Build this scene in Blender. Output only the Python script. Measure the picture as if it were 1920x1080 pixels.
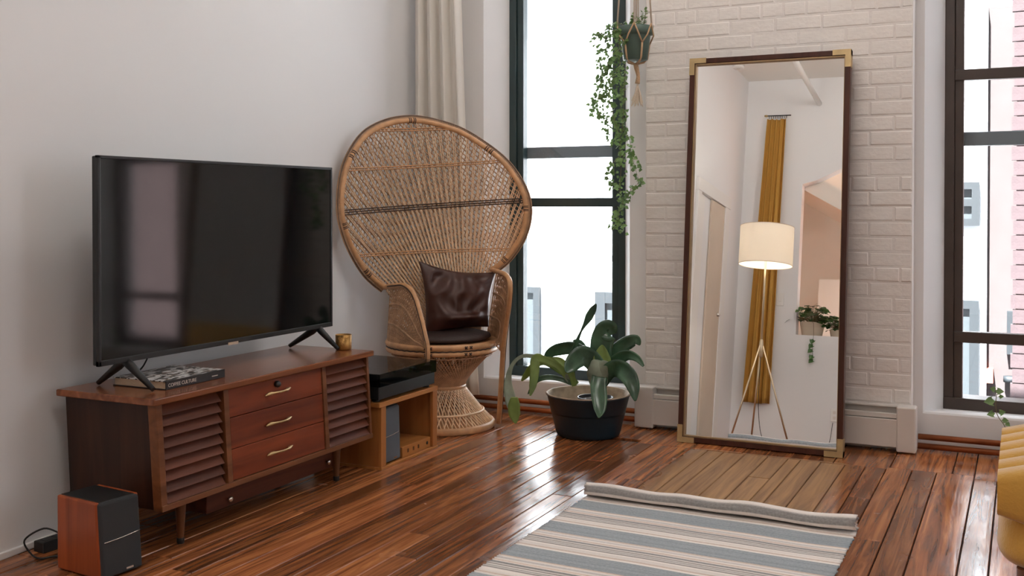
import bpy, bmesh, math, random
from mathutils import Vector, Matrix, noise
random.seed(7)
scene = bpy.context.scene
col = scene.collection
for o in list(bpy.data.objects):
    bpy.data.objects.remove(o)

# ------------------------------------------------------------------ camera
YAW, PITCH = math.radians(25.85), math.radians(-0.78)
F, PX, PY, EYE = 1982.0, 960.0, 410.8, 1.1
FWD = Vector((-math.sin(YAW)*math.cos(PITCH), math.cos(YAW)*math.cos(PITCH), math.sin(PITCH)))
RGT = Vector((math.cos(YAW), math.sin(YAW), 0))
UPV = RGT.cross(FWD)
CAM = Vector((0, 0, EYE))
cd = bpy.data.cameras.new('camera')
cam = bpy.data.objects.new('camera', cd)
col.objects.link(cam)
cd.sensor_width = 36
cd.lens = F/1920*36
cd.shift_y = (PY-540)/1920
cd.clip_start = 0.02
cam.matrix_world = Matrix(((RGT.x, UPV.x, -FWD.x, 0), (RGT.y, UPV.y, -FWD.y, 0), (RGT.z, UPV.z, -FWD.z, EYE), (0, 0, 0, 1)))
scene.camera = cam

# ------------------------------------------------------------------ light and exposure
scene.view_settings.view_transform = 'Standard'
scene.view_settings.look = 'None'
scene.view_settings.gamma = 1.0
scene.view_settings.use_curve_mapping = False
scene.view_settings.exposure = 0.19
SKY = 2.7
scene.cycles.diffuse_bounces = 6
scene.cycles.max_bounces = 14
scene.cycles.transparent_max_bounces = 16
scene.cycles.sample_clamp_indirect = 8.0
wd = bpy.data.worlds.new('overcast_sky')
scene.world = wd
wd.use_nodes = True
bgn = wd.node_tree.nodes['Background']
bgn.inputs[0].default_value = (0.92, 0.96, 1.0, 1)
bgn.inputs[1].default_value = SKY

sl = bpy.data.lights.new('sun', 'SUN'); sl.energy = 70; sl.angle = .009; sl.color = (1, .97, .93)
so = bpy.data.objects.new('sun', sl); col.objects.link(so); so.rotation_euler = Vector((.10, .52, -.85)).to_track_quat('-Z', 'Y').to_euler()   # high behind this building, on the facade opposite
def portal(name, loc, rot, sx, sy):
    l = bpy.data.lights.new(name, 'AREA')
    l.shape = 'RECTANGLE'; l.size = sx; l.size_y = sy
    l.cycles.is_portal = True
    o = bpy.data.objects.new(name, l); col.objects.link(o)
    o.location = loc; o.rotation_euler = rot
    return o
H90 = math.pi/2
for px_ in (-2.234, 0.008, 2.25):
    portal('window_daylight_portal', (px_, 5.47, 1.65), (-H90, 0, 0), 0.72, 3.05)
for py_ in (4.2,):  # daylight through the added window in the right wall
    portal('window_daylight_portal', (3.52, py_, 1.85), (0, H90, 0), 2.5, 1.5)

# ------------------------------------------------------------------ pixel helpers (a pixel gives a direction, a plane gives the distance)
def ray(px, py):
    return RGT*((px-PX)/F) - UPV*((py-PY)/F) + FWD
def on(px, py, ax, val):
    d = ray(px, py)
    return CAM + d*((val-CAM[ax])/d[ax])
def onplane(px, py, p0, n):
    d = ray(px, py); n = Vector(n)
    return CAM + d*((Vector(p0)-CAM).dot(n)/d.dot(n))

# ------------------------------------------------------------------ builders
def link(name, me, mat=None, parent=None):
    o = bpy.data.objects.new(name, me); col.objects.link(o)
    if mat is not None and me is not None: 
        me.materials.append(mat)
    if parent is not None: o.parent = parent
    return o
def tag(o, label=None, cat=None, group=None, kind=None):
    if label: o['label'] = label
    if cat: o['category'] = cat
    if group: o['group'] = group
    if kind: o['kind'] = kind
    return o
def thing(name, label, cat, loc=(0, 0, 0), rz=0.0, group=None):
    o = bpy.data.objects.new(name, None); col.objects.link(o)
    o.empty_display_size = 0.05
    o.location = loc; o.rotation_euler = (0, 0, rz)
    return tag(o, label, cat, group)
class MB:
    """collects shapes into one mesh"""
    def __init__(s): s.v = []; s.f = []; s.sm = []
    def add(s, vs, fs, smooth=False):
        b = len(s.v); s.v += [tuple(v) for v in vs]
        for f in fs: s.f.append([i+b for i in f]); s.sm.append(smooth)
        return s
    def box(s, x0, x1, y0, y1, z0, z1):
        v = [(x, y, z) for z in (z0, z1) for y in (y0, y1) for x in (x0, x1)]
        return s.add(v, [(0, 2, 3, 1), (4, 5, 7, 6), (0, 1, 5, 4), (2, 6, 7, 3), (0, 4, 6, 2), (1, 3, 7, 5)])
    def hexa(s, b, t):
        """bottom 4 points ccw, top 4 points ccw"""
        return s.add(list(b)+list(t), [(3, 2, 1, 0), (4, 5, 6, 7), (0, 1, 5, 4), (1, 2, 6, 5), (2, 3, 7, 6), (3, 0, 4, 7)])
    def prism(s, pts, z0, z1):
        n = len(pts)
        v = [(p[0], p[1], z0) for p in pts]+[(p[0], p[1], z1) for p in pts]
        return s.add(v, [list(range(n))[::-1], list(range(n, 2*n))]+[(i, (i+1) % n, (i+1) % n+n, i+n) for i in range(n)])
    def tube(s, pts, r, n=8, closed=False, cap=True, flat=1.0):
        pts = [Vector(p) for p in pts]; m = len(pts)
        rs = r if isinstance(r, (list, tuple)) else [r]*m
        vs = []; ref = None
        for i, p in enumerate(pts):
            if closed: t = pts[(i+1) % m]-pts[i-1]
            else: t = pts[min(i+1, m-1)]-pts[max(i-1, 0)]
            if t.length < 1e-9: t = Vector((0, 0, 1))
            t.normalize()
            if ref is None:
                ref = Vector((0, 0, 1)) if abs(t.z) < .9 else Vector((1, 0, 0))
            a = (ref-t*ref.dot(t))
            if a.length < 1e-6: a = t.orthogonal()
            a.normalize(); ref = a; b = t.cross(a)
            for k in range(n):
                q = 2*math.pi*k/n
                vs.append(p+a*math.cos(q)*rs[i]*flat+b*math.sin(q)*rs[i])
        fs = []
        for i in range(m if closed else m-1):
            j = (i+1) % m
            for k in range(n):
                fs.append((i*n+k, i*n+(k+1) % n, j*n+(k+1) % n, j*n+k))
        s.add(vs, fs, n > 4)
        if cap and not closed:
            b = len(s.v)-len(vs)
            s.f.append([b+k for k in range(n)][::-1]); s.sm.append(False)
            s.f.append([b+(m-1)*n+k for k in range(n)]); s.sm.append(False)
        return s
    def lathe(s, prof, n=32, c=(0, 0, 0), cap=True):
        vs = [(c[0]+r*math.cos(2*math.pi*k/n), c[1]+r*math.sin(2*math.pi*k/n), c[2]+z) for r, z in prof for k in range(n)]
        m = len(prof)
        fs = [(i*n+k, i*n+(k+1) % n, (i+1)*n+(k+1) % n, (i+1)*n+k) for i in range(m-1) for k in range(n)]
        s.add(vs, fs, True); b = len(s.v)-len(vs)
        if cap:
            s.f.append([b+k for k in range(n)][::-1]); s.sm.append(False)
            s.f.append([b+(m-1)*n+k for k in range(n)]); s.sm.append(False)
        return s
    def grid(s, rows, closed_u=False, smooth=True):
        m = len(rows); n = len(rows[0])
        vs = [p for r in rows for p in r]
        fs = [(i*n+k, i*n+(k+1) % n, (i+1)*n+(k+1) % n, (i+1)*n+k) for i in range(m-1) for k in range(n if closed_u else n-1)]
        return s.add(vs, fs, smooth)
    def mesh(s, name):
        me = bpy.data.meshes.new(name)
        me.from_pydata(s.v, [], s.f)
        me.polygons.foreach_set('use_smooth', s.sm)
        me.update()
        return me
    def build(s, name, mat, parent=None, bevel=0.0, solid=0.0, segs=2, sub=0):
        o = link(name, s.mesh(name), mat, parent)
        if solid:
            m = o.modifiers.new('thick', 'SOLIDIFY'); m.thickness = solid; m.offset = 0
        if bevel:
            m = o.modifiers.new('edge', 'BEVEL'); m.width = bevel; m.segments = segs; m.limit_method = 'ANGLE'; m.angle_limit = 0.7
        if sub:
            m = o.modifiers.new('sub', 'SUBSURF'); m.levels = sub; m.render_levels = sub
        return o
def box(name, x0, x1, y0, y1, z0, z1, mat, parent=None, bevel=0.0):
    return MB().box(x0, x1, y0, y1, z0, z1).build(name, mat, parent, bevel)
def spline(pts, n=8):
    """Catmull-Rom through the points"""
    P = [Vector(p) for p in pts]; out = []
    for i in range(len(P)-1):
        a = P[max(i-1, 0)]; b = P[i]; c = P[i+1]; d = P[min(i+2, len(P)-1)]
        for k in range(n):
            t = k/n
            out.append(0.5*((2*b)+(c-a)*t+(2*a-5*b+4*c-d)*t*t+(3*b-a-3*c+d)*t**3))
    out.append(P[-1]); return out
def lerp(a, b, t): return a+(b-a)*t
def interp(xs, ys, x):
    if x <= xs[0]: return ys[0]
    for i in range(len(xs)-1):
        if x <= xs[i+1]: return lerp(ys[i], ys[i+1], (x-xs[i])/(xs[i+1]-xs[i]))
    return ys[-1]

# ------------------------------------------------------------------ materials
def mat(name, color, rough=0.6, metal=0.0, bump=0.0, bscale=60.0, var=0.0, vscale=4.0, coat=0.0, spec=0.5, sheen=0.0, transl=0.0):
    m = bpy.data.materials.new(name); m.use_nodes = True
    nt = m.node_tree; b = nt.nodes['Principled BSDF']
    c = (*color, 1) if len(color) == 3 else color
    b.inputs['Base Color'].default_value = c
    b.inputs['Roughness'].default_value = rough
    b.inputs['Metallic'].default_value = metal
    b.inputs['Specular IOR Level'].default_value = spec
    b.inputs['Coat Weight'].default_value = coat
    b.inputs['Sheen Weight'].default_value = sheen
    tc = nt.nodes.new('ShaderNodeTexCoord')
    if var:
        n = nt.nodes.new('ShaderNodeTexNoise'); n.inputs['Scale'].default_value = vscale; n.inputs['Detail'].default_value = 4
        r = nt.nodes.new('ShaderNodeValToRGB')
        r.color_ramp.elements[0].position = .3; r.color_ramp.elements[1].position = .7
        r.color_ramp.elements[0].color = tuple(x*(1-var) for x in c[:3])+(1,)
        r.color_ramp.elements[1].color = tuple(min(1, x*(1+var)) for x in c[:3])+(1,)
        nt.links.new(tc.outputs['Object'], n.inputs['Vector']); nt.links.new(n.outputs['Fac'], r.inputs['Fac'])
        nt.links.new(r.outputs['Color'], b.inputs['Base Color'])
    if bump:
        n2 = nt.nodes.new('ShaderNodeTexNoise'); n2.inputs['Scale'].default_value = bscale; n2.inputs['Detail'].default_value = 3
        bp = nt.nodes.new('ShaderNodeBump'); bp.inputs['Strength'].default_value = bump; bp.inputs['Distance'].default_value = 0.01
        nt.links.new(tc.outputs['Object'], n2.inputs['Vector']); nt.links.new(n2.outputs['Fac'], bp.inputs['Height'])
        nt.links.new(bp.outputs['Normal'], b.inputs['Normal'])
    if transl:
        out = nt.nodes['Material Output']
        tr = nt.nodes.new('ShaderNodeBsdfTranslucent'); tr.inputs['Color'].default_value = c
        mx = nt.nodes.new('ShaderNodeMixShader'); mx.inputs[0].default_value = transl
        nt.links.new(b.outputs[0], mx.inputs[1]); nt.links.new(tr.outputs[0], mx.inputs[2]); nt.links.new(mx.outputs[0], out.inputs['Surface'])
    return m
def wood(name, dark, light, axis='Y', rough=0.35, scale=1.0, coat=0.0, rand=0.0, bump=0.15):
    m = bpy.data.materials.new(name); m.use_nodes = True
    nt = m.node_tree; b = nt.nodes['Principled BSDF']; L = nt.links.new
    tc = nt.nodes.new('ShaderNodeTexCoord'); mp = nt.nodes.new('ShaderNodeMapping')
    s = {'X': (1.2, 22, 22), 'Y': (22, 1.2, 22), 'Z': (22, 22, 1.2)}[axis]
    mp.inputs['Scale'].default_value = tuple(v*scale for v in s)
    n = nt.nodes.new('ShaderNodeTexNoise'); n.inputs['Scale'].default_value = 1.0; n.inputs['Detail'].default_value = 6; n.inputs['Distortion'].default_value = .8
    r = nt.nodes.new('ShaderNodeValToRGB')
    r.color_ramp.elements[0].position = .28; r.color_ramp.elements[1].position = .72
    r.color_ramp.elements[0].color = (*dark, 1); r.color_ramp.elements[1].color = (*light, 1)
    L(tc.outputs['Object'], mp.inputs['Vector']); L(mp.outputs['Vector'], n.inputs['Vector'])
    L(n.outputs['Fac'], r.inputs['Fac']); L(r.outputs['Color'], b.inputs['Base Color'])
    bp = nt.nodes.new('ShaderNodeBump'); bp.inputs['Strength'].default_value = bump; bp.inputs['Distance'].default_value = .003
    L(n.outputs['Fac'], bp.inputs['Height']); L(bp.outputs['Normal'], b.inputs['Normal'])
    b.inputs['Roughness'].default_value = rough; b.inputs['Coat Weight'].default_value = coat; b.inputs['Coat Roughness'].default_value = .15; b.inputs['Specular IOR Level'].default_value = .3
    return m
def floor_mat():
    m = bpy.data.materials.new('varnished_floorboards'); m.use_nodes = True
    nt = m.node_tree; b = nt.nodes['Principled BSDF']; L = nt.links.new
    N = nt.nodes.new
    geo = N('ShaderNodeNewGeometry'); inf = N('ShaderNodeObjectInfo')
    mul = N('ShaderNodeMath'); mul.operation = 'MULTIPLY'; mul.inputs[1].default_value = 37.0
    cmb = N('ShaderNodeCombineXYZ'); L(inf.outputs['Random'], mul.inputs[0]); L(mul.outputs[0], cmb.inputs['X']); L(mul.outputs[0], cmb.inputs['Y'])
    add = N('ShaderNodeVectorMath'); L(geo.outputs['Position'], add.inputs[0]); L(cmb.outputs[0], add.inputs[1])
    mp = N('ShaderNodeMapping'); mp.inputs['Scale'].default_value = (30, 1.5, 30); L(add.outputs[0], mp.inputs['Vector'])
    n = N('ShaderNodeTexNoise'); n.inputs['Scale'].default_value = 1; n.inputs['Detail'].default_value = 7; n.inputs['Roughness'].default_value = .62; n.inputs['Distortion'].default_value = 1.1
    L(mp.outputs[0], n.inputs['Vector'])
    r = N('ShaderNodeValToRGB'); cr = r.color_ramp
    cr.elements[0].position = .30; cr.elements[0].color = (.070, .025, .011, 1)
    cr.elements[1].position = .72; cr.elements[1].color = (.54, .215, .075, 1)
    e = cr.elements.new(.5); e.color = (.27, .092, .033, 1)
    L(n.outputs['Fac'], r.inputs['Fac'])
    # each board its own tone
    hs = N('ShaderNodeHueSaturation')
    mr = N('ShaderNodeMapRange'); mr.inputs['To Min'].default_value = .55; mr.inputs['To Max'].default_value = 1.5; L(inf.outputs['Random'], mr.inputs['Value'])
    L(mr.outputs[0], hs.inputs['Value']); L(r.outputs['Color'], hs.inputs['Color'])
    # paler tan, duller patch with ragged sides
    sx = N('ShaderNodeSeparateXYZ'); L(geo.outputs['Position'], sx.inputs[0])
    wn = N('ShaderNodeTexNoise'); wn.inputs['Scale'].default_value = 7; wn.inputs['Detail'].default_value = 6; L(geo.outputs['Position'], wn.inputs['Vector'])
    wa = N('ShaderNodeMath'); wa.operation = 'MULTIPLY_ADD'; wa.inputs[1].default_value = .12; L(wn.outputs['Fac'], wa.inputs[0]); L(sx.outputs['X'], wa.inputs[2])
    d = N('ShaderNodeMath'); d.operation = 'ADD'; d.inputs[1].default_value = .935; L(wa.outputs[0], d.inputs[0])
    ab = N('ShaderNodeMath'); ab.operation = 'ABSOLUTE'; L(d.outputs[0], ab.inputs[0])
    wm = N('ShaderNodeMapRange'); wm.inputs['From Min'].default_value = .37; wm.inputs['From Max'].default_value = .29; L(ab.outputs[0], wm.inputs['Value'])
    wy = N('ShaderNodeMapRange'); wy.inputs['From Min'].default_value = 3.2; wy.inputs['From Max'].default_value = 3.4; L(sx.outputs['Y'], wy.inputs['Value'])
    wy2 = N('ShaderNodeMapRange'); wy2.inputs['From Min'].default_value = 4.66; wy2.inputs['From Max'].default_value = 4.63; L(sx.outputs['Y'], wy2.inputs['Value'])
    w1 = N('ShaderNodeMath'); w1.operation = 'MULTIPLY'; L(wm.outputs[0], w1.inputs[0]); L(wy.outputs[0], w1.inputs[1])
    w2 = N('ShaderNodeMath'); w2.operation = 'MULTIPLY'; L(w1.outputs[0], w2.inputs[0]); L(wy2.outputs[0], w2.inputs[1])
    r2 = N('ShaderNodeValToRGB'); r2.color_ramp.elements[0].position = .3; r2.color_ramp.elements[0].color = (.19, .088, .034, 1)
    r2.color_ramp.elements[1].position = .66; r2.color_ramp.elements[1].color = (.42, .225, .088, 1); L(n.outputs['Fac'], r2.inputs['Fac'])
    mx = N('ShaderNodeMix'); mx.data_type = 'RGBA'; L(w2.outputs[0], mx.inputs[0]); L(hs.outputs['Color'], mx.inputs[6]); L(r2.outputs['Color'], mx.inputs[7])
    # scuffs with pale flecks
    mp2 = N('ShaderNodeMapping'); mp2.inputs['Scale'].default_value = (70, 6, 70); L(geo.outputs['Position'], mp2.inputs['Vector'])
    sc = N('ShaderNodeTexNoise'); sc.inputs['Scale'].default_value = 1; sc.inputs['Detail'].default_value = 5; sc.inputs['Roughness'].default_value = .7; L(mp2.outputs[0], sc.inputs['Vector'])
    sm = N('ShaderNodeMapRange'); sm.inputs['From Min'].default_value = .72; sm.inputs['From Max'].default_value = .78; sm.inputs['To Max'].default_value = .5; L(sc.outputs['Fac'], sm.inputs['Value'])
    mx2 = N('ShaderNodeMix'); mx2.data_type = 'RGBA'; L(sm.outputs[0], mx2.inputs[0]); L(mx.outputs[2], mx2.inputs[6]); mx2.inputs[7].default_value = (.45, .33, .24, 1)
    L(mx2.outputs[2], b.inputs['Base Color'])
    # gloss varies with noise, dullest on the tan patch
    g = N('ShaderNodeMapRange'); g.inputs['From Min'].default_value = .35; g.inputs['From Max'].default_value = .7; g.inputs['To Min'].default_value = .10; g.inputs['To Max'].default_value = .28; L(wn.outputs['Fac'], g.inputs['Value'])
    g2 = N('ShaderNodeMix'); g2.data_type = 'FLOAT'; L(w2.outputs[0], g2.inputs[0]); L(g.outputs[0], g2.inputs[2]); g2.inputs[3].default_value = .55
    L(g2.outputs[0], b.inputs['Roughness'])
    hh = N('ShaderNodeMath'); hh.operation = 'MULTIPLY_ADD'; hh.inputs[1].default_value = .9; L(n.outputs['Fac'], hh.inputs[0]); hh.inputs[2].default_value = 0
    bp = N('ShaderNodeBump'); bp.inputs['Strength'].default_value = .22; bp.inputs['Distance'].default_value = .004; L(hh.outputs[0], bp.inputs['Height']); L(bp.outputs[0], b.inputs['Normal'])
    return m
def glass_mat(name, tint=(.97, .985, 1.0)):
    m = bpy.data.materials.new(name); m.use_nodes = True
    nt = m.node_tree; L = nt.links.new
    nt.nodes.remove(nt.nodes['Principled BSDF']); out = nt.nodes['Material Output']
    t = nt.nodes.new('ShaderNodeBsdfTransparent'); t.inputs[0].default_value = (*tint, 1)
    g = nt.nodes.new('ShaderNodeBsdfGlossy'); g.inputs['Roughness'].default_value = .02
    f = nt.nodes.new('ShaderNodeLayerWeight'); f.inputs[0].default_value = .5
    pw = nt.nodes.new('ShaderNodeMath'); pw.operation = 'POWER'; pw.inputs[1].default_value = 4.5; L(f.outputs['Facing'], pw.inputs[0])
    sc_ = nt.nodes.new('ShaderNodeMath'); sc_.operation = 'MULTIPLY_ADD'; sc_.inputs[1].default_value = .8; sc_.inputs[2].default_value = .035; L(pw.outputs[0], sc_.inputs[0])
    x = nt.nodes.new('ShaderNodeMixShader'); L(sc_.outputs[0], x.inputs[0]); L(t.outputs[0], x.inputs[1]); L(g.outputs[0], x.inputs[2]); L(x.outputs[0], out.inputs['Surface'])
    return m
def emit(name, color, st):
    m = bpy.data.materials.new(name); m.use_nodes = True
    b = m.node_tree.nodes['Principled BSDF']
    b.inputs['Base Color'].default_value = (*color, 1); b.inputs['Emission Color'].default_value = (*color, 1); b.inputs['Emission Strength'].default_value = st
    return m
M = dict(
    plaster=mat('white_plaster', (.79, .78, .775), .75, bump=.06, bscale=18, var=.02, vscale=1.5),
    wallw=mat('painted_wall', (.80, .80, .805), .8, bump=.04, bscale=30, var=.015, vscale=.8),
    brick=mat('painted_brick', (.80, .755, .715), .62, bump=.35, bscale=28, var=.035, vscale=9),
    mortar=mat('painted_mortar', (.77, .725, .69), .7, bump=.3, bscale=40),
    ceil=mat('ceiling_paint', (.80, .77, .73), .8, bump=.03, bscale=25),
    heater=mat('heater_enamel', (.70, .65, .60), .45, var=.02),
    black=mat('black_void', (.006, .006, .006), .7),
    copper=mat('copper_pipe', (.42, .14, .055), .32, metal=.85, var=.2, vscale=9),
    wingreen=mat('dark_green_frame', (.026, .050, .052), .38, var=.15, vscale=6),
    winbrown=mat('brown_frame', (.055, .038, .030), .42, var=.2, vscale=6),
    wingrey=mat('grey_storm_rail', (.13, .15, .16), .45),
    glass=glass_mat('window_pane'),
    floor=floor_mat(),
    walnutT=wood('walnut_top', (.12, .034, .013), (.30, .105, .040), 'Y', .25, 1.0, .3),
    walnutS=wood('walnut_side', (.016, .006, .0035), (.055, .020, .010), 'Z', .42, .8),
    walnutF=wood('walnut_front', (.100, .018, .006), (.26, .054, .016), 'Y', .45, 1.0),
    walnutL=wood('walnut_louvre', (.060, .014, .006), (.15, .040, .015), 'Y', .5, 1.0),
    walnutE=wood('walnut_edge', (.10, .034, .013), (.22, .085, .034), 'Y', .35, 1.0),
    leg=wood('leg_wood', (.09, .035, .014), (.21, .085, .033), 'Z', .4, 1.0),
    pine=wood('amber_pine', (.30, .105, .026), (.50, .205, .06), 'Z', .45, .7),
    pineY=wood('amber_pine_board', (.34, .125, .03), (.56, .24, .07), 'Y', .42, .7),
    cherry=wood('cherry_panel', (.16, .027, .008), (.42, .095, .024), 'Z', .35, .8, .2),
    brass=mat('brass', (.56, .40, .20), .38, metal=.85, var=.12, vscale=14),
    nickel=mat('nickel_knob', (.8, .76, .70), .25, metal=1.0),
    mirframe=wood('mahogany_frame', (.032, .009, .005), (.085, .026, .013), 'Z', .35, 1.0),
    mirgold=mat('mirror_bronze_lip', (.36, .25, .135), .42, metal=.7, var=.15, vscale=12),
    bracket=mat('mirror_brass_corner', (.52, .385, .20), .45, metal=.7, var=.12, vscale=20),
    tvblack=mat('tv_plastic', (.008, .009, .010), .42),
    screen=mat('tv_screen', (.0025, .003, .0035), .07, spec=.6),
    dark=mat('dark_plastic', (.010, .011, .012), .45),
    grille=mat('speaker_cloth', (.030, .032, .035), .85, bump=.4, bscale=900),
    grilleb=mat('speaker_cloth_lit', (.10, .115, .135), .8, bump=.4, bscale=900),  # brighter copy of the speaker cloth, light put into its colour
    rattan=mat('rattan_pole', (.58, .315, .15), .42, var=.18, vscale=22),
    cane=mat('cane_strand', (.46, .275, .155), .55, var=.22, vscale=30),
    canel=mat('pale_cane_strand', (.76, .53, .335), .5, var=.15, vscale=30),
    caned=mat('dark_cane_binding', (.055, .028, .016), .55, var=.3, vscale=60),
    leather=mat('brown_leather', (.058, .019, .012), .38, bump=.12, bscale=16, var=.2, vscale=5),
    seatc=mat('seat_pad_fabric', (.030, .014, .011), .6, bump=.3, bscale=30),
    curtain=mat('cream_curtain', (.88, .845, .79), .85, transl=.25, bump=.08, bscale=300),
    ochre=mat('mustard_curtain', (.60, .33, .065), .8, transl=.15, bump=.08, bscale=300),
    pot=mat('dark_teal_planter', (.007, .022, .034), .45, bump=.15, bscale=20, var=.2, vscale=8),
    potrim=mat('cream_liner', (.44, .34, .24), .7, bump=.4, bscale=40, var=.3, vscale=20),
    soil=mat('soil', (.05, .032, .02), .9, bump=1.0, bscale=90, var=.4, vscale=40),
    leafd=mat('bromeliad_leaf', (.045, .105, .055), .22, var=.55, vscale=11, transl=.10),
    leafy=mat('young_bromeliad_leaf', (.20, .29, .07), .42, var=.35, vscale=12, transl=.2),
    leafp=mat('pale_leaf_base', (.22, .26, .19), .42, var=.35, vscale=16, transl=.1),
    ivy=mat('ivy_leaf', (.15, .25, .085), .45, var=.6, vscale=14, transl=.3),
    ivyd=mat('pothos_leaf', (.042, .105, .022), .36, var=.6, vscale=18, transl=.15),
    stem=mat('vine_stem', (.15, .12, .05), .6),
    gpot=mat('green_pot', (.085, .135, .110), .5, var=.1),
    rope=mat('cotton_cord', (.68, .57, .45), .85, bump=.5, bscale=200),
    jute=mat('jute_cord', (.52, .34, .20), .9, bump=.5, bscale=200),
    white=mat('white_paint', (.80, .79, .77), .45),
    tan=mat('tan_door_paint', (.62, .52, .42), .5, var=.05, vscale=3),
    stair=mat('stairwell_paint', (.80, .73, .655), .8),
    steel=mat('lamp_brass', (.62, .50, .34), .3, metal=.9),
    cream_pot=mat('cream_pot', (.66, .55, .42), .6, bump=.1),
    gold=mat('gold_cup', (.42, .23, .07), .35, metal=.75, bump=.5, bscale=40, var=.35, vscale=30),
    paper=mat('page_edges', (.62, .48, .34), .9, bump=.4, bscale=300),
    cover=mat('book_cover_dark', (.018, .018, .019), .4),
    ink=mat('cream_lettering', (.62, .55, .48), .6),
    sofa=mat('mustard_velvet', (.66, .36, .055), .75, sheen=.6, bump=.2, bscale=120, var=.06, vscale=9),
    sofaleg=wood('sofa_leg_wood', (.10, .03, .012), (.22, .075, .03), 'Z', .4, 1.0),
    cable=mat('black_cable', (.012, .012, .012), .5),
    facade=mat('pale_render', (.57, .60, .63), .9, bump=.03, bscale=8),
    facpink=mat('pale_pink_brick', (.064, .053, .053), .9, var=.05, vscale=6),
    pinkbrick=mat('pink_brick', (.050, .034, .037), .9, var=.12, vscale=8, bump=.3, bscale=30),
    pinkwall=mat('pink_brick_wall', (.15, .105, .105), .9, var=.12, vscale=7, bump=.3, bscale=30),
    facgrey=mat('blue_grey_frame', (.014, .019, .023), .6),
    facpane=mat('far_pane', (.038, .048, .054), .6),
    street=mat('pavement', (.5, .5, .5), .9),
    red=mat('red_sign', (.45, .12, .08), .6),
    mirror=None, dust=None, shade=None)
def mirror_mat():
    m = bpy.data.materials.new('mirror_silver'); m.use_nodes = True
    b = m.node_tree.nodes['Principled BSDF']
    b.inputs['Base Color'].default_value = (.93, .92, .90, 1); b.inputs['Metallic'].default_value = 1; b.inputs['Roughness'].default_value = 0.0
    return m
M['mirror'] = mirror_mat()
M['dust'] = glass_mat('smoked_dust_cover', (.42, .45, .47))
def shade_mat():
    m = bpy.data.materials.new('lamp_shade_linen'); m.use_nodes = True
    nt = m.node_tree; b = nt.nodes['Principled BSDF']; out = nt.nodes['Material Output']
    b.inputs['Base Color'].default_value = (.9, .84, .74, 1); b.inputs['Roughness'].default_value = .9
    t = nt.nodes.new('ShaderNodeBsdfTranslucent'); t.inputs[0].default_value = (.93, .88, .80, 1)
    x = nt.nodes.new('ShaderNodeMixShader'); x.inputs[0].default_value = .20
    nt.links.new(b.outputs[0], x.inputs[1]); nt.links.new(t.outputs[0], x.inputs[2]); nt.links.new(x.outputs[0], out.inputs['Surface'])
    return m
M['shade'] = shade_mat()

# ================================================================== THE ROOM
CEIL = 3.69
PF, W, FR, WO = 5.016, 5.115, 5.28, 5.45      # pier face, wall face, window frame face, outside face
YB = -0.902                                    # back wall (seen in the mirror)
XR = 3.3
def lwx(y): return -2.847+.077*(2.244-y)       # left wall runs a few degrees off square
def struct(o): o['kind'] = 'structure'; return o

# left wall
mb = MB(); a, c = (lwx(-2.4), -2.4), (lwx(WO), WO)
mb.prism([(a[0]-.15, a[1]), (a[0], a[1]), (c[0], c[1]), (c[0]-.15, c[1])], 0, CEIL)
struct(mb.build('wall_left', M['wallw']))
# thin skirting along the left wall, painted with it
mb = MB(); y0, y1 = 0.6, W
mb.prism([(lwx(y0)-.005, y0), (lwx(y0)+.010, y0), (lwx(y1)+.010, y1), (lwx(y1)-.005, y1)], 0, .022)
struct(mb.build('baseboard_left', M['plaster'], bevel=.003))
# window wall: solid stretches with splayed reveals, aprons and lintels
WINS = [(-2.575, -1.893), (-.333, .349), (1.909, 2.591)]
SP = .075
SILL, HEAD = .150, 3.15
wn = thing('wall_front', None, None); struct(wn); del_keys = None
xl = lwx(W)-.02
edges = [(xl, xl)] + [(w1+SP*1.1, w1) for _, w1 in WINS]
ends = [(w0-SP, w0) for w0, _ in WINS] + [(XR, XR)]
for (lW, lF), (rW, rF) in zip(edges, ends):
    MB().prism([(lW, W), (rW, W), (rF, FR), (rF, WO), (lF, WO), (lF, FR)], 0, CEIL).build('plaster', M['plaster'], wn)
for w0, w1 in WINS:
    # apron with a sloped, rounded sill
    mb = MB(); pr = [(W, 0), (W, SILL+.004), (W+.006, SILL+.012), (W+.02, SILL+.015), (FR, SILL+.004), (WO, SILL), (WO, 0)]
    xa, xb = w0-SP, w1+SP*1.1
    n = len(pr); vs = [(xa, y, z) for y, z in pr]+[(xb, y, z) for y, z in pr]
    mb.add(vs, [list(range(n)), list(range(n, 2*n))[::-1]]+[((i+1) % n, i, i+n, (i+1) % n+n) for i in range(n)])
    mb.build('sill', M['plaster'], wn)
    MB().prism([(w0-SP, W), (w1+SP*1.1, W), (w1, FR), (w1, WO), (w0, WO), (w0, FR)], HEAD, CEIL).build('lintel', M['plaster'], wn)
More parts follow.
